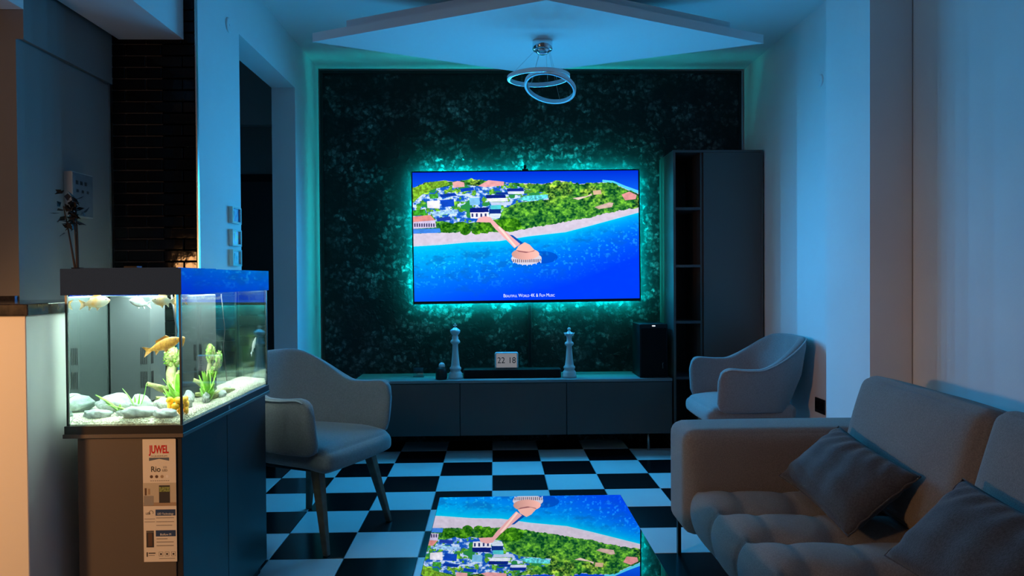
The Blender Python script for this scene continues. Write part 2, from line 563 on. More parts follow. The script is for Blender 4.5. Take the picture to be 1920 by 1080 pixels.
# brick column
wb = struct(box('wall_brick', (-1.628, -1.268), (3.135, 3.30), (-0.004, ZC), 'mortar'), 'black glazed brick column left of the blue lit wall')
bk = {}
BW, BH, BZ0 = 0.1535, 0.0490, 2.067
def brick(x0, x1, z0):
    x0, x1 = max(x0, -1.624), min(x1, -1.272)
    if x1 - x0 < 0.02: return
    key = round(x1 - x0, 4)
    if key not in bk:
        bm = bmesh.new()
        bm_box(bm, (0, x1 - x0), (-0.009, 0.006), (0, BH - 0.0045), 0.0025, 1)
        me = bpy.data.meshes.new('brick')
        bmesh.ops.recalc_face_normals(bm, faces=bm.faces)
        bm.to_mesh(me); bm.free()
        me.materials.append(M['brick'])
        bk[key] = me
    o = bpy.data.objects.new('brick', bk[key])
    o.location = (x0, 3.135 + random.uniform(-0.0015, 0.001), z0)
    o.rotation_euler = (random.uniform(-0.012, 0.012), 0, random.uniform(-0.006, 0.006))
    link(o, wb)
for k in range(-24, 14):
    z0 = BZ0 + (k - 0) * BH + 0.00225
    if z0 + BH > ZC: continue
    off = 0.0 if k % 2 == 0 else BW * 0.56
    for n in range(-1, 4):
        xs = -1.567 - BW + n * BW + off - BW * 0.56 * (k % 2 == 1) + (0.086 if k % 2 else 0.0)
        brick(xs + 0.002, xs + BW - 0.002, z0)
struct(box('trim_1', (-1.636, -1.628), (3.118, 3.30), (-0.004, 2.62), 'metal'), 'thin metal edge left of the black bricks')
struct(box('trim_2', (-1.268, -1.262), (3.118, 3.135), (-0.004, ZC), 'metal'), 'thin metal edge right of the black bricks')

# kitchen side
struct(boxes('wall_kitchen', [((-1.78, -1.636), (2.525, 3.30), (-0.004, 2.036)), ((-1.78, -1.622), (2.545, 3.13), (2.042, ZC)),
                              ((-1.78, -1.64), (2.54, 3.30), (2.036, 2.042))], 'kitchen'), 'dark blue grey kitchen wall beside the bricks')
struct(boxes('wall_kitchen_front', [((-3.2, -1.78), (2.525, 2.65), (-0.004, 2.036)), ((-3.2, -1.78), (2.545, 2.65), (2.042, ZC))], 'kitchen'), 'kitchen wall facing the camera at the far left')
struct(box('ceiling_beam', (-1.592, -1.318), (0.2, 3.125), (2.233, ZC), 'ceil'), 'ceiling beam running to the brick column')
struct(box('ceiling_beam_cross', (-3.2, -1.592), (2.1, 2.50), (2.128, ZC), 'ceil'), 'cross beam over the kitchen counter')

# rhombus ceiling panel, two layers
cp = tag(bpy.data.objects.new('ceiling_panel', None), 'two layered diamond shaped drop panel under the ceiling', None, None, 'structure')
COL.objects.link(cp); cp.location = (0.25, 3.965, 2.5)
INV[cp.name] = Matrix.Translation(-Vector(cp.location))
def rhomb(s, cx=0.258, cy=3.967):
    return [(cx - 1.235 * s, cy), (cx, cy - 0.60 * s), (cx + 1.255 * s, cy + 0.01), (cx - 0.03, cy + 0.595 * s)]
prism('lower_layer', rhomb(1.0), 2.5, 2.548, 'ceil', cp)
prism('upper_layer', rhomb(0.85), 2.548, 2.617, 'ceil', cp)
prism('hanger', rhomb(0.30), 2.617, ZC, 'ceil', cp)

# ------------------------------------------------------------------ foliage wall
fw = root('foliage_wall_panel', (0.29, YB, 0), 'large black leafy patterned wall panel framed in black behind the television', 'wall panel')
PX0, PX1, PZ1, PYF = -1.255, 1.848, 2.728, 5.300
box('covering', (PX0 + 0.02, PX1 - 0.02), (PYF, YB - 0.001), (0.0, PZ1 - 0.02), 'leafwall', fw)
box('frame_rail', (PX0, PX1), (PYF - 0.010, YB - 0.001), (PZ1 - 0.02, PZ1), 'black', fw)
box('frame_stile', (PX0, PX0 + 0.02), (PYF - 0.010, YB - 0.001), (0, PZ1 - 0.02), 'black', fw)
box('frame_stile', (PX1 - 0.02, PX1), (PYF - 0.010, YB - 0.001), (0, PZ1 - 0.02), 'black', fw)

# ------------------------------------------------------------------ television
def paint_screen():
    W, H = 1152, 648
    rs = np.random.RandomState(3)
    def vnoise(sx, sy, oct=4, seed=0):
        r = np.random.RandomState(seed)
        out = np.zeros((H, W)); amp, tot = 1.0, 0.0
        for o in range(oct):
            gx, gy = max(2, int(sx * 2 ** o)), max(2, int(sy * 2 ** o))
            g = r.rand(gy + 1, gx + 1)
            xs = np.linspace(0, gx - 1e-6, W); ys = np.linspace(0, gy - 1e-6, H)
            xi = xs.astype(int); yi = ys.astype(int)
            fx = xs - xi; fy = (ys - yi)[:, None]
            fx = fx * fx * (3 - 2 * fx); fy = fy * fy * (3 - 2 * fy)
            a = g[yi][:, xi]; b = g[yi][:, xi + 1]; c = g[yi + 1][:, xi]; d = g[yi + 1][:, xi + 1]
            out += amp * ((a * (1 - fx) + b * fx) * (1 - fy) + (c * (1 - fx) + d * fx) * fy)
            tot += amp; amp *= 0.55
        return out / tot
    yy, xx = np.mgrid[0:H, 0:W].astype(float)
    # picture coordinates: 1536 wide, 864 high
    X = xx / W * 1536; Y = yy / H * 864
    def mp(p):
        u = (p[0] - 120) / 1532.0
        return (p[0] - 120) / 1532 * 1536, (p[1] - (122 - 20 * u)) / 866 * 864
    def poly(pts):
        pts = [mp(p) for p in pts]
        ins = np.zeros((H, W), bool)
        n = len(pts)
        for i in range(n):
            x1, y1 = pts[i]; x2, y2 = pts[(i + 1) % n]
            if y1 == y2: continue
            c = ((y1 > Y) != (y2 > Y)) & (X < (x2 - x1) * (Y - y1) / (y2 - y1) + x1)
            ins ^= c
        return ins
    def curve(pts):
        q = [mp(p) for p in pts]
        return np.interp(X[0], [a for a, b in q], [b for a, b in q])[None, :] + 0 * Y
    def mix(a, b, t): return a[None, None] * (1 - t[..., None]) + b[None, None] * t[..., None]
    A = lambda *c: np.array(c, float)
    beach_lo = curve([(100, 618), (300, 606), (500, 588), (700, 580), (900, 548), (1150, 520), (1300, 482), (1660, 385)])
    beach_hi = curve([(100, 535), (300, 530), (680, 520), (800, 515), (1000, 482), (1250, 440), (1660, 350)])
    isl_top = curve([(100, 235), (200, 190), (330, 172), (400, 182), (520, 165), (700, 185), (1000, 195), (1120, 172), (1250, 195), (1400, 183), (1480, 188), (1560, 225), (1660, 262)])
    # water in front
    dist = Y - beach_lo
    t = np.clip(dist / 430 + (X / 1536 - 0.35) * np.clip(dist / 130, 0, 1) * 0.45, 0, 1)
    img = mix(A(0, 196, 232), A(0, 56, 236), t ** 0.62)
    n1 = vnoise(26, 26, 4, 11); n2 = vnoise(10, 22, 4, 12)
    reef = np.clip((n1 * 0.6 + n2 * 0.4 - 0.5) * 7, 0, 1) * np.clip(dist / 70, 0, 1) * np.clip(1.35 - t * 1.25, 0, 1)
    img = img * (1 - 0.45 * reef[..., None]) + A(10, 90, 165)[None, None] * 0.45 * reef[..., None]
    sp = np.clip((vnoise(90, 60, 2, 13) - 0.62) * 6, 0, 1) * np.clip(1 - abs(dist - 170) / 170, 0, 1)
    img += sp[..., None] * A(25, 60, 30) * 0.9
    # sea behind
    far = Y < isl_top + 6
    tf = np.clip(Y / 120, 0, 1)
    img[far] = mix(A(0, 46, 205), A(8, 88, 225), tf)[far]
    # lagoon ring at the right end
    ring = (Y > curve([(100, 0), (1400, 165), (1480, 172), (1560, 205), (1660, 240)])) & (Y < isl_top + 8) & (X > 1290)
    img[ring] = A(80, 200, 235)
    # beach
    sand = (Y >= isl_top) & (Y < beach_lo)
    sn = vnoise(60, 40, 3, 15)
    img[sand] = (A(206, 196, 216)[None, None] * (0.92 + 0.12 * sn[..., None]))[sand]
    wet = np.clip(1 - (beach_lo - Y) / 14, 0, 1) * sand
    img = img * (1 - 0.35 * wet[..., None]) + A(160, 220, 240)[None, None] * 0.35 * wet[..., None]
    # greenery
    edge = (vnoise(46, 20, 3, 16) - 0.5) * 44
    green = (Y > isl_top + (vnoise(70, 10, 2, 18) - 0.5) * 22) & (Y < beach_hi - 6 + edge * 0.6)
    gx = vnoise(48, 34, 3, 21); gy = vnoise(120, 80, 2, 22)
    lum = np.clip((gx - 0.33) * 2.3, 0, 1) * 0.55 + np.clip((gy - 0.30) * 2.0, 0, 1) * 0.55
    g = mix(A(0, 60, 34), A(125, 205, 58), np.clip(lum, 0, 1))
    warm = np.clip((vnoise(18, 12, 3, 23) - 0.45) * 4, 0, 1) * np.clip(1.2 - (Y - isl_top) / 170, 0, 1)
    g = g * (1 - 0.5 * warm[..., None]) + (A(220, 225, 80) * 1.0)[None, None] * (lum[..., None]) * 0.75 * warm[..., None] + g * 0.0
    img[green] = g[green]
    # village on the left half
    vil = poly([(120, 300), (260, 230), (420, 200), (560, 210), (760, 190), (880, 225), (1030, 260), (1040, 300), (830, 320), (740, 360), (700, 430), (560, 450), (420, 470), (300, 440), (120, 520)])
    vn = vnoise(60, 46, 3, 31); vb = vnoise(22, 16, 2, 32)
    v = mix(A(20, 85, 190), A(200, 220, 250), np.clip((vn - 0.42) * 4.5, 0, 1))
    v[vb > 0.60] = (A(40, 135, 70) * 1.0)
    gmask = vil & (gx < 0.62)
    img[gmask] = v[gmask]
    # left dark lagoon strips, lawns
    for pts, c in [([(120, 225), (230, 185), (345, 172), (370, 200), (280, 225), (190, 260), (125, 320)], (120, 175, 45)),
                   ([(230, 265), (290, 262), (292, 292), (235, 296)], (70, 175, 60)),
                   ([(118, 375), (200, 365), (210, 405), (118, 412)], (55, 150, 40)),
                   ([(820, 300), (880, 275), (1035, 265), (1030, 292), (900, 312)], (95, 215, 225)),
                   ([(240, 385), (420, 368), (425, 392), (250, 410)], (150, 195, 245))]:
        mk = poly(pts)
        img[mk] = (np.array(c, float)[None, None] * (0.55 + 0.8 * gy[..., None]))[mk]
    bl = [([(300, 268), (400, 255), (420, 275), (310, 288)], (10, 55, 165)), ([(440, 228), (530, 216), (535, 238), (445, 250)], (10, 65, 190)),
          ([(215, 312), (300, 306), (300, 362), (216, 358)], (235, 232, 245)), ([(300, 305), (395, 297), (400, 345), (320, 352)], (15, 70, 190)),
          ([(614, 270), (745, 268), (748, 290), (616, 292)], (12, 35, 130)), ([(616, 292), (760, 290), (762, 312), (640, 316)], (222, 228, 245)),
          ([(680, 252), (800, 250), (805, 266), (684, 268)], (12, 50, 150)), ([(755, 228), (866, 224), (872, 244), (760, 246)], (14, 40, 150)),
          ([(760, 246), (872, 244), (872, 262), (765, 264)], (215, 225, 248)), ([(640, 318), (790, 316), (780, 338), (650, 340)], (190, 205, 240)),
          ([(500, 290), (570, 288), (572, 335), (504, 338)], (120, 190, 235)),
          ([(504, 358), (628, 352), (630, 386), (502, 388)], (10, 28, 120)), ([(505, 388), (630, 385), (632, 428), (508, 428)], (238, 236, 248)),
          ([(634, 366), (712, 364), (712, 394), (634, 396)], (14, 45, 130)), ([(636, 396), (712, 394), (706, 424), (640, 428)], (210, 225, 245)),
          ([(640, 340), (715, 336), (715, 364), (645, 366)], (80, 205, 215)),
          ([(118, 416), (235, 405), (268, 440), (118, 452)], (222, 140, 135)), ([(118, 452), (268, 440), (275, 488), (118, 498)], (205, 195, 230)),
          ([(280, 425), (370, 415), (372, 440), (284, 448)], (30, 60, 170)), ([(120, 500), (300, 494), (305, 524), (120, 530)], (60, 130, 225)),
          ([(388, 185), (425, 176), (468, 186), (470, 215), (395, 222)], (225, 165, 165)), ([(560, 210), (632, 170), (738, 180), (735, 206), (610, 218)], (228, 160, 165)),
          ([(1535, 265), (1590, 245), (1640, 268), (1632, 296), (1560, 304)], (225, 150, 150)), ([(1340, 240), (1395, 234), (1400, 262), (1345, 268)], (215, 180, 150)),
          ([(1200, 290), (1300, 275), (1330, 258), (1335, 270), (1240, 302)], (225, 200, 190)), ([(1350, 350), (1450, 318), (1480, 322), (1470, 350), (1380, 364)], (205, 175, 165))]
    for pts, c in bl:
        mk = poly(pts)
        img[mk] = (np.array(c, float)[None, None] * (0.86 + 0.22 * vn[..., None]))[mk]
    for k in range(4):
        img[poly([(514 + 30 * k, 394), (526 + 30 * k, 394), (526 + 30 * k, 418), (514 + 30 * k, 418)])] = A(40, 50, 110)
    for k in range(9):
        img[poly([(126 + 16 * k, 462), (135 + 16 * k, 461), (135 + 16 * k, 484), (126 + 16 * k, 485)])] = A(60, 55, 95)
    # bushes in front of the village
    for cx, cy, rx, ry in [(345, 490, 46, 34), (440, 480, 60, 30), (600, 492, 62, 36), (470, 512, 36, 26), (545, 515, 30, 20), (760, 470, 90, 46)]:
        c0 = mp((cx, cy))
        e = ((X - c0[0]) / rx) ** 2 + ((Y - c0[1]) / ry) ** 2 < 0.75 + 0.6 * gy
        img[e] = mix(A(10, 70, 10), A(110, 190, 35), np.clip(lum, 0, 1))[e]
    # pier with its shadow and the round hut
    img[poly([(735, 535), (790, 540), (870, 600), (850, 612), (820, 600)])] = A(10, 75, 165)
    img[poly([(560, 425), (600, 412), (640, 418), (690, 470), (842, 600), (802, 628), (668, 492), (640, 455), (545, 452)])] = A(228, 168, 170)
    img[poly([(690, 486), (705, 482), (815, 615), (803, 622)])] = A(250, 210, 200)
    sh = mp((985, 690)); e = ((X - sh[0]) / 110) ** 2 + ((Y - sh[1]) / 42) ** 2 < 1
    img[e] = img[e] * 0.55 + A(0, 45, 150) * 0.45
    for k in range(7):
        px = 790 + 31 * k
        img[poly([(px, 700), (px + 6, 700), (px + 6, 728 + 18 * math.sin(PI * k / 6)), (px, 728 + 18 * math.sin(PI * k / 6))])] = A(225, 225, 235)
    c0 = mp((882, 698)); e = ((X - c0[0]) / 104) ** 2 + ((Y - c0[1]) / 42) ** 2 < 1
    img[e] = A(205, 200, 215)
    st = e & ((np.floor(X / 7) % 2) == 0) & (Y > c0[1] + 4) & (Y < c0[1] + 26); img[st] = A(120, 100, 112)
    c0 = mp((876, 668)); e = ((X - c0[0]) / 94) ** 2 + ((Y - c0[1]) / 38) ** 2 < 1
    img[e] = (A(226, 168, 158)[None, None] * (0.86 + 0.25 * (X[..., None] - c0[0] + 94) / 188))[e]
    img[poly([(872, 588), (905, 604), (938, 640), (900, 652), (850, 646), (812, 640), (830, 612)])] = A(236, 178, 166)
    e = poly([(812, 640), (850, 647), (900, 653), (940, 641), (935, 648), (880, 660), (830, 652)]); img[e] = A(150, 95, 100)
    img = np.clip(img, 0, 255) / 255.0
    buf = np.ones((H, W, 4), np.float32)
    buf[..., :3] = img[::-1]
    im = bpy.data.images.new('island_view', W, H, alpha=False)
    im.colorspace_settings.name = 'sRGB'
    im.pixels.foreach_set(buf.ravel())
    im.update()
    im.pack()
    m, nt, out = _new('screen_picture')
    tc = nt.nodes.new('ShaderNodeTexCoord')
    ti = nt.nodes.new('ShaderNodeTexImage')
    ti.image = im
    ti.extension = 'EXTEND'
    e = nt.nodes.new('ShaderNodeEmission')
    e.inputs[1].default_value = 1.25
    nt.links.new(tc.outputs['UV'], ti.inputs[0])
    nt.links.new(ti.outputs[0], e.inputs[0])
    nt.links.new(e.outputs[0], out.inputs[0])
    return m

# built in its own frame, centred, then hung very slightly turned
TVC = (0.2445, 5.2, 1.504)
tv = root('television', TVC, 'large flat television showing an aerial view of a tropical island', 'television', rz=0.0)
tv.rotation_euler = (0, -0.0078, 0)
HW, HH = 0.826, 0.479
box('back_shell', (-HW, HW), (0.006, 0.038), (-HH, HH), 'black', tv, 0.004)
boxes('bezel', [((-HW, HW), (-0.004, 0.006), (HH - 0.009, HH)), ((-HW, HW), (-0.004, 0.006), (-HH, -HH + 0.020)),
                ((-HW, -HW + 0.009), (-0.004, 0.006), (-HH + 0.020, HH - 0.009)), ((HW - 0.009, HW), (-0.004, 0.006), (-HH + 0.020, HH - 0.009))], 'black', tv)
sv = [(-HW + 0.009, 0.0, -HH + 0.020), (HW - 0.009, 0.0, -HH + 0.020), (HW - 0.009, 0.0, HH - 0.009), (-HW + 0.009, 0.0, HH - 0.009)]
scr = mobj('screen', sv + [(x, 0.005, z) for x, y, z in sv], [(0, 1, 2, 3), (7, 6, 5, 4), (1, 0, 4, 5), (2, 1, 5, 6), (3, 2, 6, 7), (0, 3, 7, 4)], paint_screen(), tv)
uvl = scr.data.uv_layers.new(name='UVMap')
for li, lp in enumerate(scr.data.loops):
    uvl.data[li].uv = ((0, 0), (1, 0), (1, 1), (0, 1))[lp.vertex_index % 4]
text('caption', 'Beautiful World 4K & Film Music', 0.034, (0.012, -0.0015, -HH + 0.052), 'caption', scr, smallcaps=True, sx=0.80)
bm = bmesh.new()
bm_box(bm, (-0.022, 0.022), (0.0, 0.02), (HH, HH + 0.012), 0.003)
bm_box(bm, (-0.010, 0.010), (-0.008, 0.022), (HH + 0.010, HH + 0.040), 0.005)
bmobj('screen_camera', bm, 'black', tv).location = (-0.004, 0, 0)
def led_run(c, half, along, out, name='led_strip'):
    """one strip stuck behind the panel, facing the wall and tipped a little outward"""
    n = (Vector((0, 1, 0)) * math.cos(0.10) + Vector(out) * math.sin(0.10)).normalized()
    al = Vector(along); w = n.cross(al).normalized() * 0.006
    c = Vector(c)
    v = [c - al * half - w, c + al * half - w, c + al * half + w, c - al * half + w]
    v += [p - n * 0.0006 for p in v]
    mobj(name, v, [(0, 1, 2, 3), (7, 6, 5, 4), (0, 4, 5, 1), (1, 5, 6, 2), (2, 6, 7, 3), (3, 7, 4, 0)], 'strip', tv)
SW, SH = HW - 0.022, HH - 0.022
led_run((0, 0.046, SH), SW - 0.01, (1, 0, 0), (0, 0, 1))
led_run((0, 0.046, -SH), SW - 0.01, (1, 0, 0), (0, 0, -1))
led_run((-SW, 0.046, 0), SH - 0.01, (0, 0, 1), (-1, 0, 0))
led_run((SW, 0.046, 0), SH - 0.01, (0, 0, 1), (1, 0, 0))
box('rear_housing', (-0.5, 0.5), (0.038, 0.080), (-0.30, 0.22), 'black', tv, 0.005)
box('wall_mount', (-0.25, 0.25), (0.080, 0.099), (-0.18, 0.18), 'black', tv)
tag(box('cable_cover', (0.254, 0.281), (5.278, 5.299), (0.512, 1.06), 'black', None, 0.003), 'black vertical cable cover running from television down to console', 'cable cover')

# ------------------------------------------------------------------ console
CF, CB, CX0, CX1 = 4.90, 5.285, -0.962, 1.228
CZ0, CZ1 = 0.128, 0.508
con = root('media_console', (0.13, 5.1, 0), 'long low grey media console with three doors under the television', 'console')
box('body', (CX0 + 0.002, CX1 - 0.002), (CF + 0.022, CB), (CZ0, CZ1 - 0.022), 'cabin', con)
box('top', (CX0, CX1), (CF, CB), (CZ1 - 0.020, CZ1), 'contop', con, 0.002, 1)
dw = (CX1 - CX0) / 3
for k in range(3):
    box('door', (CX0 + k * dw + 0.002, CX0 + (k + 1) * dw - 0.002), (CF, CF + 0.02), (CZ0, CZ1 - 0.024), 'tallcab', con, 0.0015, 1)
for x in (CX0 + 0.15, CX1 - 0.155):
    for y in (CF + 0.06, CB - 0.06):
        lathe('leg', [(0.010, 0), (0.010, CZ0)], (x, y, 0), 'metal', con, 12)

# ------------------------------------------------------------------ tall cabinet
TF, TB = 4.892, 5.295
tcb = root('tall_cabinet', (1.55, 5.1, 0), 'tall taupe cabinet with a column of open shelves beside one door', 'cabinet')
bm = bmesh.new()
bm_box(bm, (1.236, 1.252), (TF, TB), (0.06, 2.072))
bmobj('side_panel', bm, 'tallcab', tcb)
box('side_panel', (1.842, 1.857), (TF, TB), (0.06, 2.072), 'tallcab', tcb)
box('divider', (1.428, 1.443), (TF + 0.022, TB), (0.06, 2.056), 'tallcab', tcb)
box('top_panel', (1.252, 1.842), (TF, TB), (2.056, 2.072), 'tallcab', tcb)
box('bottom_panel', (1.252, 1.842), (TF, TB), (0.06, 0.076), 'tallcab', tcb)
box('back_panel', (1.252, 1.842), (TB - 0.006, TB), (0.076, 2.056), 'cabin', tcb)
for z in (1.682, 1.288, 0.901, 0.516):
    box('shelf', (1.252, 1.428), (TF + 0.015, TB - 0.006), (z - 0.018, z), 'shelf', tcb)
box('door', (1.4445, 1.842), (TF, TF + 0.02), (0.078, 2.0545), 'tallcab', tcb, 0.001, 1)
box('plinth', (1.25, 1.845), (TF + 0.05, TB - 0.02), (0, 0.06), 'black', tcb)

# ------------------------------------------------------------------ things on the console
CT = CZ1
king = root('chess_king', (-0.266, 4.99, CT), 'white ceramic chess king figure with a crown, left of the soundbar', 'figurine')
base_prof = [(0.050, 0), (0.050, 0.018), (0.046, 0.026), (0.047, 0.038), (0.040, 0.046), (0.034, 0.058), (0.040, 0.066), (0.040, 0.076), (0.031, 0.086), (0.029, 0.10)]
lathe('body', base_prof + [(0.024, 0.15), (0.020, 0.20), (0.019, 0.238), (0.032, 0.250), (0.034, 0.256), (0.030, 0.266), (0.022, 0.274), (0.022, 0.290), (0.018, 0.298), (0.022, 0.305),
      (0.034, 0.322), (0.035, 0.336), (0.026, 0.343), (0.014, 0.352), (0.010, 0.356)], (-0.266, 4.99, CT), 'chess', king)
bm = bmesh.new()
bm_box(bm, (-0.270, -0.262), (4.986, 4.994), (CT + 0.352, CT + 0.385), 0.002)
bm_box(bm, (-0.279, -0.253), (4.986, 4.994), (CT + 0.366, CT + 0.374), 0.002)
bmobj('cross', bm, 'chess', king)
queen = root('chess_queen', (0.527, 4.99, CT), 'white ceramic chess queen figure with a flared coronet, right of the soundbar', 'figurine')
lathe('body', base_prof + [(0.025, 0.13), (0.021, 0.18), (0.018, 0.218), (0.030, 0.230), (0.032, 0.236), (0.028, 0.246), (0.018, 0.252), (0.017, 0.272), (0.020, 0.288),
      (0.030, 0.305), (0.024, 0.309), (0.012, 0.320), (0.007, 0.328)], (0.527, 4.99, CT), 'chess', queen)
bm = bmesh.new()
for k in range(8):
    a = 2 * PI * k / 8
    mt = Matrix.Translation((0.527 + 0.030 * math.cos(a), 4.99 + 0.030 * math.sin(a), CT + 0.305)) @ Matrix.Rotation(a, 4, 'Z') @ Matrix.Rotation(0.7, 4, 'Y')
    bmesh.ops.create_cone(bm, cap_ends=True, segments=8, radius1=0.009, radius2=0.001, depth=0.022, matrix=mt)
bmobj('coronet', bm, 'chess', queen, True)
bm = bmesh.new()
bmesh.ops.create_uvsphere(bm, u_segments=14, v_segments=10, radius=0.012, matrix=Matrix.Translation((0.527, 4.99, CT + 0.338)))
bmobj('ball', bm, 'chess', queen, True)

sb = root('soundbar', (0.14, 5.02, CT), 'long black soundbar lying on the console below the television', 'soundbar')
box('body', (-0.212, 0.470), (4.985, 5.09), (CT, CT + 0.062), 'black', sb, 0.008)
box('front_grille', (-0.20, 0.458), (4.982, 4.986), (CT + 0.006, CT + 0.056), 'seam', sb)
ck = root('digital_clock', (0.09, 5.03, CT + 0.062), 'small white digital clock reading 22 18 on top of the soundbar', 'clock')
box('case', (0.008, 0.172), (5.012, 5.042), (CT + 0.062, CT + 0.179), 'clockbody', ck, 0.012, 3)
face = box('display', (0.018, 0.162), (5.009, 5.0125), (CT + 0.072, CT + 0.169), 'clockface', ck)
text('hour_digits', '22', 0.060, (0.052, 5.0085, CT + 0.120), 'ink', face, sx=0.92)
text('minute_digits', '18', 0.060, (0.128, 5.0085, CT + 0.120), 'ink', face, sx=0.92)
cm = root('smart_speaker', (-0.362, 4.965, CT), 'small round black device with a white cap beside the chess king', 'speaker')
lathe('body', [(0.034, 0), (0.040, 0.008), (0.040, 0.05), (0.036, 0.075), (0.020, 0.085)], (-0.362, 4.965, CT), 'black', cm)
lathe('cap', [(0.020, 0.084), (0.022, 0.092), (0.020, 0.104), (0.013, 0.113), (0.004, 0.116)], (-0.358, 4.965, CT), 'plastic_w', cm)
gb = root('glass_box', (-0.532, 5.10, CT), 'little clear glass box standing at the left of the console', 'box')
boxes('side', [((-0.568, -0.565), (5.07, 5.13), (CT + 0.004, CT + 0.066)), ((-0.499, -0.496), (5.07, 5.13), (CT + 0.004, CT + 0.066)),
                ((-0.565, -0.499), (5.07, 5.073), (CT + 0.004, CT + 0.066)), ((-0.565, -0.499), (5.127, 5.13), (CT + 0.004, CT + 0.066))], 'clearglass', gb)
box('base', (-0.570, -0.494), (5.068, 5.132), (CT, CT + 0.004), 'clearglass', gb)
box('rim', (-0.570, -0.494), (5.068, 5.132), (CT + 0.066, CT + 0.071), 'clearglass', gb)
sp = root('loudspeaker', (1.107, 5.06, CT), 'black box loudspeaker at the right end of the console', 'speaker')
box('cabinet', (1.010, 1.204), (4.935, 5.20), (CT, CT + 0.372), 'black', sp, 0.004)
gr = box('grille', (1.018, 1.196), (4.926, 4.936), (CT + 0.010, CT + 0.345), 'seam', sp, 0.003)
box('badge', (1.097, 1.117), (4.930, 4.936), (CT + 0.356, CT + 0.362), 'led', sp)
tube('logo', [(1.168, 4.925, CT + 0.065), (1.166, 4.925, CT + 0.095), (1.170, 4.925, CT + 0.105)], 0.0015, 'inkgrey', gr, 6)

# ------------------------------------------------------------------ pendant lamp
pl = root('pendant_lamp', (0.279, 3.95, 2.5), 'chrome ceiling lamp with two tilted rings hanging on thin wires', 'lamp')
lathe('canopy', [(0.054, 0), (0.055, -0.004), (0.055, -0.045), (0.050, -0.05)], (0.279, 3.95, 2.5), 'chrome', pl, 36)
lathe('canopy_foot', [(0.042, -0.048), (0.042, -0.054), (0.030, -0.066), (0.016, -0.072)], (0.279, 3.95, 2.5), 'chrome', pl, 30)
def ring_pts(c, R, rot, n=64):
    m = Euler(rot).to_matrix()
    return [Vector(c) + m @ Vector((R * math.cos(2 * PI * k / n), R * math.sin(2 * PI * k / n), 0)) for k in range(n)]
def ring(c, R, rot):
    m = Euler(rot).to_matrix()
    n = 72
    def band(r0, r1, z0, z1):
        v, f = [], []
        for k in range(n):
            a = 2 * PI * k / n
            for (r, z) in ((r0, z0), (r1, z0), (r1, z1), (r0, z1)):
                v.append(Vector(c) + m @ Vector((r * math.cos(a), r * math.sin(a), z)))
        for k in range(n):
            j = (k + 1) % n
            for q in range(4):
                f.append((k * 4 + q, k * 4 + (q + 1) % 4, j * 4 + (q + 1) % 4, j * 4 + q))
        return v, f
    v, f = band(R - 0.005, R + 0.003, -0.012, 0.012)
    o = mobj('ring', v, f, 'ringbody', pl)
    v, f = band(R + 0.003, R + 0.009, -0.009, 0.009)
    mobj('diffuser', v, f, 'diffuser', o)
    return o
R1C, R1, R1R = (0.257, 3.95, 2.302), 0.163, (0.02, -0.02, 0)
R2C, R2, R2R = (0.318, 3.93, 2.243), 0.134, (-0.32, 0.22, 0)
ring(R1C, R1, R1R)
ring(R2C, R2, R2R)
rp1 = ring_pts(R1C, R1, R1R); rp2 = ring_pts(R2C, R2, R2R)
for (a, b) in (((0.243, 3.94, 2.452), rp1[34]), ((0.262, 3.97, 2.446), rp1[18]), ((0.300, 3.96, 2.446), rp1[12]),
               ((0.312, 3.95, 2.450), rp2[10]), ((0.268, 3.935, 2.446), rp2[26]), ((0.318, 3.945, 2.452), rp1[8])):
    tube('wire', [a, b], 0.0008, 'metal', pl, 6)

# ------------------------------------------------------------------ wall fittings
def wall_plate(name, c, nx, label):
    r = root(name, c, label, 'cover plate')
    v, f = [], []
    n = 28
    for (rad, d) in ((0.036, 0.0), (0.036, 0.004), (0.031, 0.007)):
        for k in range(n):
            a = 2 * PI * k / n
            v.append((c[0] + nx * d, c[1] + rad * math.cos(a), c[2] + rad * math.sin(a)))
    for i in range(2):
        for k in range(n):
            f.append((i * n + k, i * n + (k + 1) % n, (i + 1) * n + (k + 1) % n, (i + 1) * n + k))
    f.append(tuple(range(n))); f.append(tuple(2 * n + k for k in range(n)))
    bm = bmesh.new(); vs = [bm.verts.new(p) for p in v]
    for q in f: bm.faces.new([vs[i] for i in q])
    bmobj('plate', bm, 'paint', r)
    box('screw', sorted((c[0] + nx * 0.006, c[0] + nx * 0.0085)), (c[1] - 0.004, c[1] + 0.004), (c[2] - 0.004, c[2] + 0.004), 'paint', r)
wall_plate('wall_plate', (XL, 3.505, 2.428), 1, 'round white cover plate high on the left wall above the small pictures')
wall_plate('wall_plate', (XR, 4.055, 2.315), -1, 'round white cover plate high on the right wall')
so = root('power_socket', (XR, 4.055, 0.46), 'black double wall socket low on the right wall', 'socket')
box('plate', (XR - 0.008, XR), (3.995, 4.115), (0.418, 0.502), 'black', so, 0.002)
for y in (4.026, 4.084):
    box('socket_face', (XR - 0.012, XR - 0.0075), (y - 0.022, y + 0.022), (0.438, 0.482), 'seam', so, 0.003)

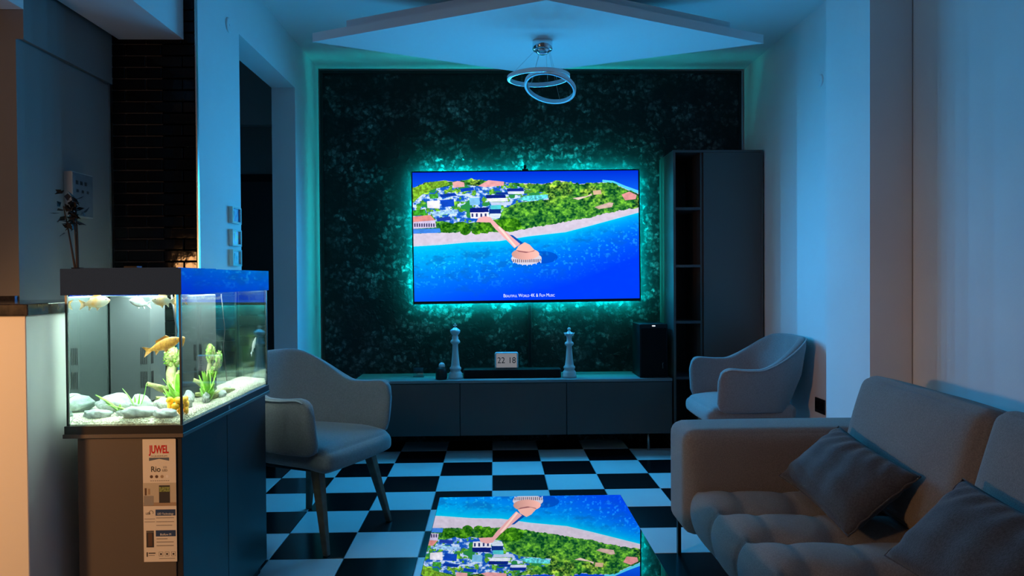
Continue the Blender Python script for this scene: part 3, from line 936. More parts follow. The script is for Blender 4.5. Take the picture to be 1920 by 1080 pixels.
pics = [(1.516, 'picbase', 'small square picture with a blue print, topmost of three beside the doorway'),
        (1.407, 'picmix', 'small square picture with a pink and green print, middle of three beside the doorway'),
        (1.310, 'piclight', 'small square picture with a pale lilac print, lowest of three beside the doorway')]
for z, mm, lab in pics:
    p = root('small_picture', (XL, 3.54, z), lab, 'picture', 'three small pictures beside the doorway')
    hh = 0.040
    boxes('frame', [((XL + 0.001, XL + 0.020), (3.478, 3.600), (z + hh - 0.007, z + hh)), ((XL + 0.001, XL + 0.020), (3.478, 3.600), (z - hh, z - hh + 0.010)),
                    ((XL + 0.001, XL + 0.020), (3.478, 3.490), (z - hh + 0.010, z + hh - 0.007)), ((XL + 0.001, XL + 0.020), (3.588, 3.600), (z - hh + 0.010, z + hh - 0.007))], 'picframe', p)
    pr = box('print', (XL + 0.001, XL + 0.012), (3.490, 3.588), (z - hh + 0.010, z + hh - 0.007), mm, p)
    prism_pts = [(3.500, z - 0.026), (3.516, z - 0.010), (3.524, z + 0.024), (3.505, z + 0.018)]
    mobj('print_figure', [(XL + 0.0124, a, b) for a, b in prism_pts] + [(XL + 0.0118, a, b) for a, b in prism_pts],
         [(0, 1, 2, 3), (7, 6, 5, 4), (0, 4, 5, 1), (1, 5, 6, 2), (2, 6, 7, 3), (3, 7, 4, 0)], 'ink', pr)

cv = root('canvas_picture', (-1.636, 2.85, 1.54), 'thick white edged canvas picture on the kitchen wall by the bricks', 'picture')
box('stretcher', (-1.635, -1.604), (2.79, 2.93), (1.452, 1.622), 'canvasedge', cv)
cf = box('canvas_face', (-1.604, -1.602), (2.793, 2.927), (1.455, 1.619), 'canvas', cv)
boxes('canvas_print', [((-1.602, -1.6012), (2.81 + 0.03 * k, 2.826 + 0.03 * k), (1.575, 1.590)) for k in range(3)] +
      [((-1.602, -1.6012), (2.815 + 0.035 * k, 2.829 + 0.035 * k), (1.545, 1.556)) for k in range(3)], 'ink', cf)

# dried branches in a vase on the counter
vb = root('dried_branches', (-1.392, 2.445, 1.1388), 'dried branch with dark leaves standing in a vase behind the aquarium', 'plant')
lathe('vase', [(0.022, 0), (0.030, 0.01), (0.034, 0.05), (0.020, 0.085), (0.016, 0.10), (0.019, 0.108)], (-1.392, 2.445, 1.1388), 'black', vb)
rb = random.Random(5)
lv, lf = [], []
for s in range(4):
    pts = []
    dx, dy = rb.uniform(-0.02, 0.02), rb.uniform(-0.02, 0.02)
    for k in range(7):
        t = k / 6
        pts.append((-1.392 + dx * t - 0.012 * t, 2.445 + dy * t - 0.02 * t * t, 1.18 + 0.27 * t))
    tube('stem', pts, [0.0045 - 0.003 * k / 6 for k in range(7)], 'branch', vb, 6)
for k in range(70):
    c = Vector((-1.405 + rb.gauss(0, 0.014), 2.43 + rb.gauss(0, 0.02), 1.435 + rb.gauss(0, 0.034)))
    a, b = rb.uniform(0, 6.28), rb.uniform(-1, 1)
    d = Vector((math.cos(a) * math.cos(b), math.sin(a) * math.cos(b), math.sin(b))) * rb.uniform(0.022, 0.042)
    w = d.cross(Vector((rb.uniform(-1, 1), rb.uniform(-1, 1), 1))).normalized() * 0.010
    i = len(lv)
    nrm = d.cross(w).normalized() * 0.002
    lv += [c, c + d * 0.45 + w + nrm, c + d, c + d * 0.45 - w + nrm]
    lf += [(i, i + 1, i + 2, i + 3)]
tag(mobj('foliage', lv, lf, 'dryleaf', vb), None, None, None, 'stuff')

# ------------------------------------------------------------------ kitchen counter
kc = root('kitchen_counter', (-1.9, 2.3, 0), 'white kitchen bar counter at the far left beside the aquarium', 'counter')
box('body', (-3.1, -1.314), (2.052, 2.523), (0.0, 1.104), 'counter', kc, 0.002, 1)
ws = root('worktop', (-1.9, 2.3, 1.105), 'glossy black granite worktop on the white counter', 'worktop')
box('slab', (-3.1, -1.300), (2.040, 2.523), (1.1045, 1.138), 'granite', ws, 0.003)
box('backsplash', (-3.1, -1.640), (2.505, 2.523), (1.138, 1.152), 'granite', ws)

# ------------------------------------------------------------------ aquarium cabinet
AX0, AX1, AY0, AY1 = -1.287, -0.931, 2.170, 3.005
AZ = 0.731
ac = root('aquarium_cabinet', (-1.1, 2.6, 0), 'anthracite cabinet with two doors carrying the aquarium', 'cabinet')
KX0, KX1, KY0, KY1 = -1.250, -0.945, 2.182, 2.980
box('body', (KX0, KX1 - 0.016), (KY0, KY1), (0.03, AZ), 'tank_cab_lit', ac, 0.001, 1)
box('plinth', (KX0 + 0.01, KX1 - 0.02), (KY0 + 0.015, KY1 - 0.015), (0.0, 0.03), 'black', ac)
box('door', (KX1 - 0.0145, KX1 + 0.003), (KY0 + 0.004, 2.552), (0.05, AZ - 0.004), 'tank_door', ac, 0.001, 1)
box('door', (KX1 - 0.0145, KX1 + 0.003), (2.556, KY1 - 0.002), (0.05, AZ - 0.004), 'tank_door', ac, 0.001, 1)
lathe('foot', [(0.012, 0), (0.012, 0.03)], (KX1 - 0.03, KY1 - 0.03, 0), 'black', ac, 12)

# product sticker
SX0, SZ1, SWD, SHT = -1.057, 0.7245, 0.0985, 0.3705
st = box('label_card', (SX0, SX0 + SWD), (KY0 - 0.0010, KY0 + 0.0002), (SZ1 - SHT, SZ1), 'card', ac)
st['label'] = 'printed product label'
def sx(x): return SX0 + (x - 105) / 260 * SWD
def sz(y): return SZ1 - (y - 62) / 950 * SHT
def pr(x0, y0, x1, y1, m, lift=0.0002, name='print_block'):
    return box(name, (sx(x0), sx(x1)), (KY0 - 0.0010 - lift, KY0 - 0.0009), (sz(y1), sz(y0)), m, st)
def tx(body, x, y, size, m, name='lettering', lift=0.0014, **kw):
    return text(name, body, size, (sx(x), KY0 - 0.0010 - lift * 0.3, sz(y)), m, st, ext=0.0001, **kw)
tx('JUWEL', 234, 144, 0.0330, 'red', sx=0.58, bold=0.0010)
tx('AQUARIUM', 234, 193, 0.0060, 'inkgrey', sx=1.55)
cx0, cx1, cz0, cz1 = sx(155), sx(312), sz(230), sz(205)
mobj('print_chevron', [(cx0, KY0 - 0.0013, cz0), ((cx0 + cx1) / 2, KY0 - 0.0013, cz0 + 0.006), (cx1, KY0 - 0.0013, cz0), (cx1, KY0 - 0.0013, cz1), (cx0, KY0 - 0.0013, cz1)],
     [(0, 1, 4), (1, 2, 3), (1, 3, 4)], 'inkslate', st)
tx('Rio', 206, 296, 0.0235, 'ink', sx=0.92, bold=0.0002)
tx('125', 278, 281, 0.0090, 'inkgrey', sx=0.9)
tx('LED', 277, 305, 0.0090, 'inkgrey', sx=1.0, bold=0.0003)
for xx, mm in ((172, 'inkbrown'), (213, 'inkbrown'), (255, 'inktan'), (296, 'inkwhite')):
    v = [(sx(xx) + 0.0047 * math.cos(2 * PI * k / 16), KY0 - 0.0013, sz(352) + 0.0047 * math.sin(2 * PI * k / 16)) for k in range(16)]
    mobj('print_dot', v, [tuple(range(16))], mm, st)
for k in range(9): pr(163 + 17 * k, 381, 175 + 17 * k, 387, 'inkgrey')
pr(107, 400, 365, 580, 'inkbeige', 0.00015)
pr(107, 552, 365, 580, 'inktan', 0.00025)
pr(110, 500, 188, 576, 'inkgrey', 0.0003)
pr(118, 440, 133, 496, 'inkbrown', 0.0004)
pr(145, 445, 160, 490, 'inktan', 0.0004)
pr(230, 420, 316, 556, 'ink', 0.0003)
pr(232, 432, 314, 470, 'inkgreen', 0.0005)
tx('LED', 142, 638, 0.0090, 'ink', sx=0.9)
v = []
for k in range(20):
    a = -0.6 + 4.6 * k / 19
    v.append((sx(166) + 0.006 * math.cos(a), KY0 - 0.0013, sz(630) + 0.006 * math.sin(a)))
tube('print_ring', v, 0.0006, 'ink', st, 6)
pr(200, 607, 357, 655, 'inkblue')
tx('LED Technology', 278, 641, 0.0085, 'inkwhite', sx=0.85)
for y in (672, 702, 730): pr(205, y - 3, 345 - (y % 3) * 14, y + 3, 'inkgrey')
for y in (680, 702): pr(113, y - 3, 196, y + 2, 'inkgrey')
pr(200, 768, 357, 816, 'inkblue')
tx('Bioflow M', 278, 801, 0.0090, 'inkwhite', sx=0.9)
for y in (835, 860, 888): pr(205, y - 4, 340 - (y % 4) * 16, y + 3, 'inkgrey')
pr(126, 770, 185, 900, 'ink', 0.0003)
pr(140, 790, 172, 890, 'inkbrown', 0.0005)
for y in (775, 783): pr(126, y, 185, y + 2, 'inkgrey', 0.0006)
pr(126, 937, 136, 972, 'ink')
pr(142, 941, 196, 949, 'ink')
pr(142, 960, 190, 965, 'inkgrey')
for xx in (222, 270, 320):
    for b in ((xx, 935, xx + 34, 938), (xx, 967, xx + 34, 970), (xx, 938, xx + 3, 967), (xx + 31, 938, xx + 34, 967)): pr(*b, 'inkgrey')
    pr(xx + 10, 946, xx + 24, 960, 'ink')
pr(225, 985, 350, 990, 'inkgrey')

# ------------------------------------------------------------------ aquarium tank
aq = root('aquarium', (-1.1, 2.6, AZ), 'brightly lit glass aquarium with a dark hood beside the counter', 'aquarium')
bm = bmesh.new()
bm_box(bm, (AX0, AX1), (AY0, AY1), (AZ, AZ + 0.012), 0.001, 1)
bmobj('base_trim', bm, 'tank_cab_lit', aq)
bm = bmesh.new()
for b in (((AX0 + 0.004, AX1 - 0.002), (AY0 + 0.003, AY0 + 0.012), (AZ + 0.0125, AZ + 0.036)), ((AX0 + 0.004, AX1 - 0.002), (AY1 - 0.012, AY1 - 0.003), (AZ + 0.0125, AZ + 0.036)),
          ((AX0 + 0.004, AX0 + 0.013), (AY0 + 0.012, AY1 - 0.012), (AZ + 0.0125, AZ + 0.036)), ((AX1 - 0.011, AX1 - 0.002), (AY0 + 0.012, AY1 - 0.012), (AZ + 0.0125, AZ + 0.036)),
          ((AX0 + 0.013, AX1 - 0.011), (AY0 + 0.012, AY1 - 0.012), (AZ + 0.0125, AZ + 0.030))):
    bm_box(bm, *b)
bmobj('base_frame', bm, 'tank_door', aq)
GX0, GX1, GY0, GY1, GZ0, GZ1 = -1.278, -0.937, 2.178, 2.998, AZ + 0.0365, 1.180
for nm, b in (('glass_pane', ((GX0, GX1), (GY0, GY0 + 0.005), (GZ0, GZ1))), ('glass_pane', ((GX0, GX1), (GY1 - 0.005, GY1), (GZ0, GZ1))),
              ('glass_pane', ((GX0, GX0 + 0.005), (GY0 + 0.0055, GY1 - 0.0055), (GZ0, GZ1))), ('glass_pane', ((GX1 - 0.005, GX1), (GY0 + 0.0055, GY1 - 0.0055), (GZ0, GZ1)))):
    box(nm, *b, 'pane', aq)
WX0, WX1, WY0, WY1 = GX0 + 0.006, GX1 - 0.006, GY0 + 0.006, GY1 - 0.006
WZ0 = AZ + 0.0315
box('water', (WX0, WX1), (WY0, WY1), (WZ0, 1.176), 'water', aq)
for x in (GX0 - 0.0004, GX1 - 0.0056):
    for y in (GY0 - 0.0004, GY1 - 0.0056):
        box('silicone_seam', (x, x + 0.006), (y, y + 0.006), (GZ0, GZ1), 'silicone', aq)
# hood: four skirts, a lid and the lamp tubes under it
HZ0, HZ1 = 1.159, 1.238
bm = bmesh.new()
bm_box(bm, (AX0, AX1), (AY0, AY1), (HZ1 - 0.008, HZ1))
for b in (((AX0, AX1), (AY0, AY0 + 0.006), (HZ0, HZ1 - 0.008)), ((AX0, AX1), (AY1 - 0.006, AY1), (HZ0, HZ1 - 0.008)),
          ((AX0, AX0 + 0.006), (AY0 + 0.006, AY1 - 0.006), (HZ0, HZ1 - 0.008)), ((AX1 - 0.0055, AX1), (AY0 + 0.006, AY1 - 0.006), (HZ0, HZ1 - 0.008))):
    bm_box(bm, *b)
hood = bmobj('hood', bm, 'tank_black', aq)
box('lid_flap', (AX0 + 0.03, AX1 - 0.03), (AY0 + 0.05, AY0 + 0.35), (HZ1, HZ1 + 0.003), 'tank_black', aq)
box('handle', (-1.13, -1.09), (AY0 + 0.06, AY0 + 0.09), (HZ1 + 0.003, HZ1 + 0.008), 'blackgloss', aq)
for x in (-1.17, -1.05):
    box('lamp_bar', (x - 0.045, x + 0.045), (WY0 + 0.03, WY1 - 0.03), (1.164, 1.170), 'ledtube', aq)
lg = box('badge', (AX1 - 0.002, AX1 - 0.0012), (2.545, 2.558), (AZ + 0.014, AZ + 0.028), 'inkgrey', aq)
# filter housing in the back corner, with slotted inlets
FX1, FY0, FY1 = -1.140, 2.50, 2.66
fh = root('aquarium_filter', (-1.2, 2.58, WZ0), 'dark slotted filter box inside the aquarium', 'filter')
box('housing', (WX0 + 0.002, FX1), (FY0, FY1), (0.80, 1.150), 'filter', fh, 0.004)
for zz in (0.845, 0.925):
    for k in range(4):
        box('slot', (FX1 - 0.030 + 0.006 * k, FX1 - 0.027 + 0.006 * k), (FY0 - 0.001, FY0 + 0.001), (zz, zz + 0.055), 'seam', fh)
        box('slot', (FX1 - 0.001, FX1 + 0.001), (FY0 + 0.012 + 0.006 * k, FY0 + 0.015 + 0.006 * k), (zz, zz + 0.055), 'seam', fh)
hc = [(-1.13, 2.70, 1.15), (-1.125, 2.71, 1.08), (-1.12, 2.72, 1.02), (-1.132, 2.715, 0.95), (-1.12, 2.72, 0.88), (-1.125, 2.74, 0.82)]
tag(tube('heater_cable', hc, 0.003, 'black', None, 8), 'thin black cable hanging in the water behind the filter box', 'cable')

# gravel bed
gz = 0.787
def gh(x, y):
    top = gz + 0.012 * (y - 2.17) / 0.8 + 0.004 * math.sin(17 * x + 3) * math.sin(13 * y)
    d = max(0.0, min(1.0, min((y - WY0) / 0.05, (WX1 - x) / 0.035)))
    low = WZ0 + 0.005
    return low + (top - low) * (1 - (1 - d) ** 2) ** 0.5 if d < 1 else top
gv, gf = [], []
NX, NY = 26, 60
for j in range(NY + 1):
    for i in range(NX + 1):
        x = WX0 + 0.001 + (WX1 - WX0 - 0.002) * i / NX; y = WY0 + 0.001 + (WY1 - WY0 - 0.002) * j / NY
        gv.append((x, y, gh(x, y)))
for j in range(NY):
    for i in range(NX):
        a = j * (NX + 1) + i
        gf.append((a, a + 1, a + NX + 2, a + NX + 1))
nb = len(gv)
bound = [i for i in range(NX + 1)] + [j * (NX + 1) + NX for j in range(1, NY + 1)] + [NY * (NX + 1) + i for i in range(NX - 1, -1, -1)] + [j * (NX + 1) for j in range(NY - 1, 0, -1)]
for b in bound: gv.append((gv[b][0], gv[b][1], WZ0 + 0.001))
for k in range(len(bound)):
    k2 = (k + 1) % len(bound)
    gf.append((bound[k2], bound[k], nb + k, nb + k2))
rg = random.Random(11)
for k in range(3600):
    x, y = rg.uniform(WX0 + 0.004, WX1 - 0.004), rg.uniform(WY0 + 0.004, WY1 - 0.004)
    if k % 3 == 0: y = WY0 + 0.003 + abs(rg.gauss(0, 0.03))
    if k % 3 == 1: x = WX1 - 0.003 - abs(rg.gauss(0, 0.02))
    z = gh(x, y) if k % 2 else rg.uniform(WZ0 + 0.006, gh(x, y))
    r = rg.uniform(0.0018, 0.0042)
    i = len(gv)
    for d in ((1, 0, 0), (-1, 0, 0), (0, 1, 0), (0, -1, 0), (0, 0, .8), (0, 0, -.8)):
        gv.append((min(WX1 - 0.001, x + d[0] * r * rg.uniform(.7, 1.2)), max(WY0 + 0.001, y + d[1] * r * rg.uniform(.7, 1.2)), z + d[2] * r))
    for t in ((0, 2, 4), (2, 1, 4), (1, 3, 4), (3, 0, 4), (2, 0, 5), (1, 2, 5), (3, 1, 5), (0, 3, 5)):
        gf.append(tuple(i + q for q in t))
tag(mobj('gravel', gv, gf, 'gravel'), 'pale sandy gravel covering the aquarium bottom', 'gravel', None, 'stuff')

def rock(x, y, s, sq, rot, label, m='stone', seed=0, cat='stone', name='river_stone', tilt=0.0, z=None):
    bm = bmesh.new()
    bmesh.ops.create_icosphere(bm, subdivisions=3, radius=1.0)
    rr = random.Random(seed)
    ph = [rr.uniform(0, 6.28) for _ in range(6)]
    mt = Matrix.Rotation(rot, 4, 'Z') @ Matrix.Rotation(tilt, 4, 'X') @ Matrix.Diagonal((s, s * sq[0], s * sq[1], 1))
    for v in bm.verts:
        p = v.co
        f = 1 + 0.16 * math.sin(3 * p.x + ph[0]) * math.sin(2.5 * p.y + ph[1]) + 0.09 * math.sin(7 * p.z + 5 * p.x + ph[2]) + 0.05 * math.sin(11 * p.y + ph[3])
        v.co = mt @ (p * f)
    o = bmobj(name, bm, m, None, True)
    o.location = (x, y, (gh(x, y) + s * sq[1] * 0.6) if z is None else z)
    return tag(o, label, cat, 'stones in the aquarium')
rock(-1.075, 2.225, 0.052, (0.55, 0.38), 0.3, 'long grey stone lying at the front of the tank', seed=1)
rock(-1.000, 2.215, 0.036, (0.7, 0.42), -0.4, 'pale stone right of the long grey stone, close to the front corner', seed=2)
rock(-1.212, 2.238, 0.040, (0.75, 0.40), 0.1, 'pale flat stone in the front left corner of the tank', seed=3)
rock(-1.140, 2.260, 0.028, (0.8, 0.45), 0.8, 'small pale stone behind the front left stone', seed=4)
rock(-1.215, 2.380, 0.058, (0.8, 0.55), 0.2, 'large pale mound shaped stone at the left of the tank', seed=5)
rock(-1.120, 2.360, 0.036, (0.8, 0.62), 1.0, 'pale stone between the grass plants in the middle', seed=6)
rock(-1.150, 2.440, 0.034, (0.9, 0.7), 0.4, 'pale stone at the foot of the filter box', seed=7)
rock(-1.045, 2.330, 0.028, (0.95, 0.85), 0.4, 'round mottled stone beside the orange ornament', 'ballstone', 8)
rock(-1.000, 2.430, 0.024, (0.95, 0.9), 0.9, 'round mottled stone under the broad leaved plant', 'ballstone', 9)
rock(-0.985, 2.560, 0.026, (0.8, 0.6), 0.9, 'pale stone near the right pane behind the mottled stones', seed=10)
rock(-1.010, 2.640, 0.020, (0.8, 0.7), 0.2, 'small stone far back at the right pane', seed=12)

# driftwood with two mossy knobs
dwd = root('driftwood', (-1.09, 2.55, gz), 'knobby pale driftwood overgrown with green moss in mid tank', 'driftwood')
def limb(pts, rad, m='driftwood', name='limb', seed=0):
    v, f = tube_geo(pts, rad, 12)
    rr = random.Random(seed)
    v = [p + Vector((rr.uniform(-1, 1), rr.uniform(-1, 1), rr.uniform(-1, 1))) * 0.0035 for p in v]
    return mobj(name, v, f, m, dwd, True)
g0 = gz - 0.01
limb([(-1.06, 2.50, g0), (-1.075, 2.52, g0 + 0.06), (-1.085, 2.54, g0 + 0.11), (-1.08, 2.55, g0 + 0.15)], [0.022, 0.017, 0.016, 0.013], seed=1)
limb([(-1.083, 2.54, g0 + 0.09), (-1.05, 2.55, g0 + 0.115), (-1.025, 2.56, g0 + 0.14)], [0.013, 0.012, 0.010], seed=2)
limb([(-1.07, 2.52, g0 + 0.05), (-1.11, 2.49, g0 + 0.07), (-1.135, 2.46, g0 + 0.085)], [0.013, 0.011, 0.006], seed=3)
limb([(-1.03, 2.50, g0 + 0.02), (-1.00, 2.60, g0 + 0.03), (-0.985, 2.68, g0 + 0.018)], [0.012, 0.010, 0.006], seed=4)
limb([(-1.10, 2.44, g0 + 0.04), (-1.07, 2.50, g0 + 0.03)], [0.005, 0.010], seed=6)
def knob(c, r, seed):
    bm = bmesh.new()
    bmesh.ops.create_icosphere(bm, subdivisions=3, radius=r)
    rr = random.Random(seed)
    for v in bm.verts:
        v.co = Vector(c) + Vector((v.co.x, v.co.y, v.co.z * 1.25)) * rr.uniform(0.82, 1.18)
    kn = bmobj('moss_knob', bm, 'driftwood', dwd, False)
    mv, mf = [], []
    for _ in range(150):
        d = Vector((rr.gauss(0, 1), rr.gauss(0, 1), rr.gauss(0, 1))).normalized()
        p = Vector(c) + Vector((d.x, d.y, d.z * 1.25)) * r * 0.95
        q = d.cross(Vector((rr.gauss(0, 1), rr.gauss(0, 1), rr.gauss(0, 1)))).normalized()
        w = d.cross(q) * 0.0028
        t = (d * rr.uniform(0.3, 1) + q).normalized() * rr.uniform(0.006, 0.013)
        i = len(mv)
        mv += [p, p + t * 0.5 + w, p + t, p + t * 0.5 - w]
        mf.append((i, i + 1, i + 2, i + 3))
    tag(mobj('moss', mv, mf, 'leaf2', kn), None, None, None, 'stuff')
MOSS = []
knob((-1.083, 2.552, g0 + 0.165), 0.027, 1)
knob((-1.018, 2.562, g0 + 0.145), 0.022, 2)
knob((-1.05, 2.55, g0 + 0.105), 0.017, 3)

def leaf_geo(base, tip, width, bend, n=6):
    base, tip = Vector(base), Vector(tip)
    d = tip - base
    side = d.cross(Vector((0, 0, 1)))
    if side.length < 1e-4: side = Vector((1, 0, 0))
    side.normalize()
    nn = side.cross(d).normalized()
    v, f = [], []
    for k in range(n + 1):
        t = k / n
        p = base + d * t + nn * bend * math.sin(PI * t)
        w = width * max(0.04, math.sin(PI * min(1, t * 0.86 + 0.10)) ** 0.8)
        v += [p - side * w, p + nn * (-0.15 * w), p + side * w]
    for k in range(n):
        a = 3 * k
        f += [(a, a + 1, a + 4, a + 3), (a + 1, a + 2, a + 5, a + 4)]
    return v, f
def plant(name, c, leaves, label, m='leaf'):
    r = root(name, c, label, 'plant', 'plants in the aquarium')
    for (tip, w, b) in leaves:
        v, f = leaf_geo(c, Vector(c) + Vector(tip), w, b)
        o = mobj('leaf', v, f, m, r, True)
        md = o.modifiers.new('thickness', 'SOLIDIFY'); md.thickness = 0.0008
    return r
rl = random.Random(4)
lv = []
for k in range(26):
    a = 2 * PI * k / 26 + rl.uniform(-.2, .2); h = rl.uniform(0.03, 0.115)
    lv.append(((0.058 * math.cos(a), 0.05 * math.sin(a), h), rl.uniform(0.010, 0.017), rl.uniform(-.006, .008)))
plant('broad_leaf_plant', (-1.03, 2.475, gz), lv, 'bushy green plant with broad leaves in front of the driftwood', 'leaf2')
plant('grass_plant', (-1.125, 2.335, gz), [((-0.045, 0, 0.075), 0.005, .004), ((0.028, 0.0, 0.085), 0.004, -.004), ((-0.012, 0.01, 0.05), 0.004, 0), ((0.012, -.01, 0.06), 0.003, 0)],
      'thin upright grass plant left of the driftwood')
plant('slanting_plant', (-1.165, 2.30, gz), [((-0.075, 0.0, 0.060), 0.012, .006), ((-0.045, 0.0, 0.035), 0.009, .004), ((-0.06, -0.01, 0.05), 0.008, .01), ((0.0, 0.0, 0.03), 0.006, .004)],
      'light green plant leaning left over the stones', 'leaf2')
plant('low_plant', (-1.12, 2.255, gz + 0.012), [((-0.055, 0.0, 0.014), 0.007, .006), ((-0.075, 0.01, 0.020), 0.006, .004), ((0.03, 0.0, 0.008), 0.005, .004)], 'low green plant lying across the front stones', 'leaf2')
lv = []
for k in range(12):
    a = 2 * PI * k / 12; h = rl.uniform(0.01, 0.05)
    lv.append(((0.03 * math.cos(a), 0.03 * math.sin(a), h), 0.006, .004))
plant('moss_plant', (-1.085, 2.55, g0 + 0.165), [((0.02 * math.cos(k), 0.02 * math.sin(k), 0.03), 0.008, .003) for k in range(5)], 'small green tuft growing on top of the driftwood', 'leaf2')

# orange ornament
oo = root('orange_ornament', (-0.972, 2.235, gz), 'bright orange lobed ornament on the gravel at the front corner', 'ornament')
rr = random.Random(2)
for k in range(9):
    a = 2 * PI * k / 9
    c = Vector((-0.976 + 0.017 * math.cos(a), 2.240 + 0.012 * math.sin(a), gz + 0.014 + 0.016 * (k % 3)))
    bm = bmesh.new()
    bmesh.ops.create_icosphere(bm, subdivisions=2, radius=0.011)
    for v in bm.verts: v.co = c + v.co * rr.uniform(0.85, 1.2)
    bmobj('lobe', bm, 'orange', oo, True)

def fish(name, head, tail, h, m, label, group='fish in the aquarium', finm=None, wide=0.45):
    head, tail = Vector(head), Vector(tail)
    ax = (head - tail)
    L = ax.length
    ax.normalize()
    up = Vector((0, 0, 1)) - ax * ax.z
    if up.length < 1e-3: up = Vector((0, 1, 0))
    up.normalize()
    sd = ax.cross(up)
    v, f = [], []
    prof = [(0.0, 0.04), (0.03, 0.22), (0.10, 0.55), (0.22, 0.85), (0.36, 1.0), (0.50, 0.92), (0.64, 0.66), (0.76, 0.36), (0.82, 0.26)]
    S = 14
    for t, r in prof:
        c = head - ax * (L * t)
        for k in range(S):
            a = 2 * PI * k / S
            v.append(c + up * (h / 2 * r * math.sin(a)) + sd * (h / 2 * r * wide * math.cos(a)))
    for i in range(len(prof) - 1):
        for k in range(S):
            f.append((i * S + k, i * S + (k + 1) % S, (i + 1) * S + (k + 1) % S, (i + 1) * S + k))
    f.append(tuple(range(S)))
    r = root(name, (head + tail) / 2, label, 'fish', group)
    def fin(pts, th=0.0012):
        i = len(v)
        n = len(pts)
        P = [head - ax * (L * a) + up * (h * b) for a, b in pts]
        v.extend([p + sd * th for p in P]); v.extend([p - sd * th for p in P])
        f.append(tuple(range(i, i + n))); f.append(tuple(range(i + n, i + 2 * n))[::-1])
        for k in range(n): f.append((i + k, i + (k + 1) % n, i + n + (k + 1) % n, i + n + k))
    fin([(0.78, 0.14), (1.0, 0.48), (0.93, 0.05), (1.02, -0.42), (0.78, -0.14)])
    fin([(0.25, 0.42), (0.34, 0.72), (0.62, 0.55), (0.64, 0.30)])
    fin([(0.36, -0.44), (0.46, -0.72), (0.50, -0.42)])
    fin([(0.60, -0.30), (0.72, -0.60), (0.72, -0.20)])
    mobj('body', v, f, m, r, True)
    for s in (-1, 1):
        bm = bmesh.new()
        bmesh.ops.create_uvsphere(bm, u_segments=8, v_segments=6, radius=h * 0.055)
        e = head - ax * (L * 0.11) + up * (h * 0.10) + sd * (s * h * 0.5 * 0.55 * wide * 0.92)
        for q in bm.verts: q.co += e
        bmobj('eye', bm, 'ink', r, True)
    return r
fish('goldfish', (-0.955, 2.232, 1.024), (-1.078, 2.262, 0.980), 0.036, 'goldfish', 'golden scaled fish swimming right at the front corner of the tank')
fish('white_fish', (-0.972, 2.905, 0.972), (-0.980, 2.850, 0.905), 0.022, 'whitefish', 'slim white fish swimming upward at the right pane')
fish('surface_fish', (-1.165, 2.23, 1.143), (-1.262, 2.24, 1.128), 0.036, 'palefish', 'orange and white fish at the surface on the left')
fish('surface_fish', (-1.105, 2.22, 1.142), (-1.07, 2.31, 1.125), 0.028, 'greyfish', 'grey see through looking fish at the surface in the middle')
fish('surface_fish', (-1.035, 2.212, 1.142), (-0.985, 2.28, 1.136), 0.032, 'palefish', 'pale fish facing the front pane at the surface on the right')

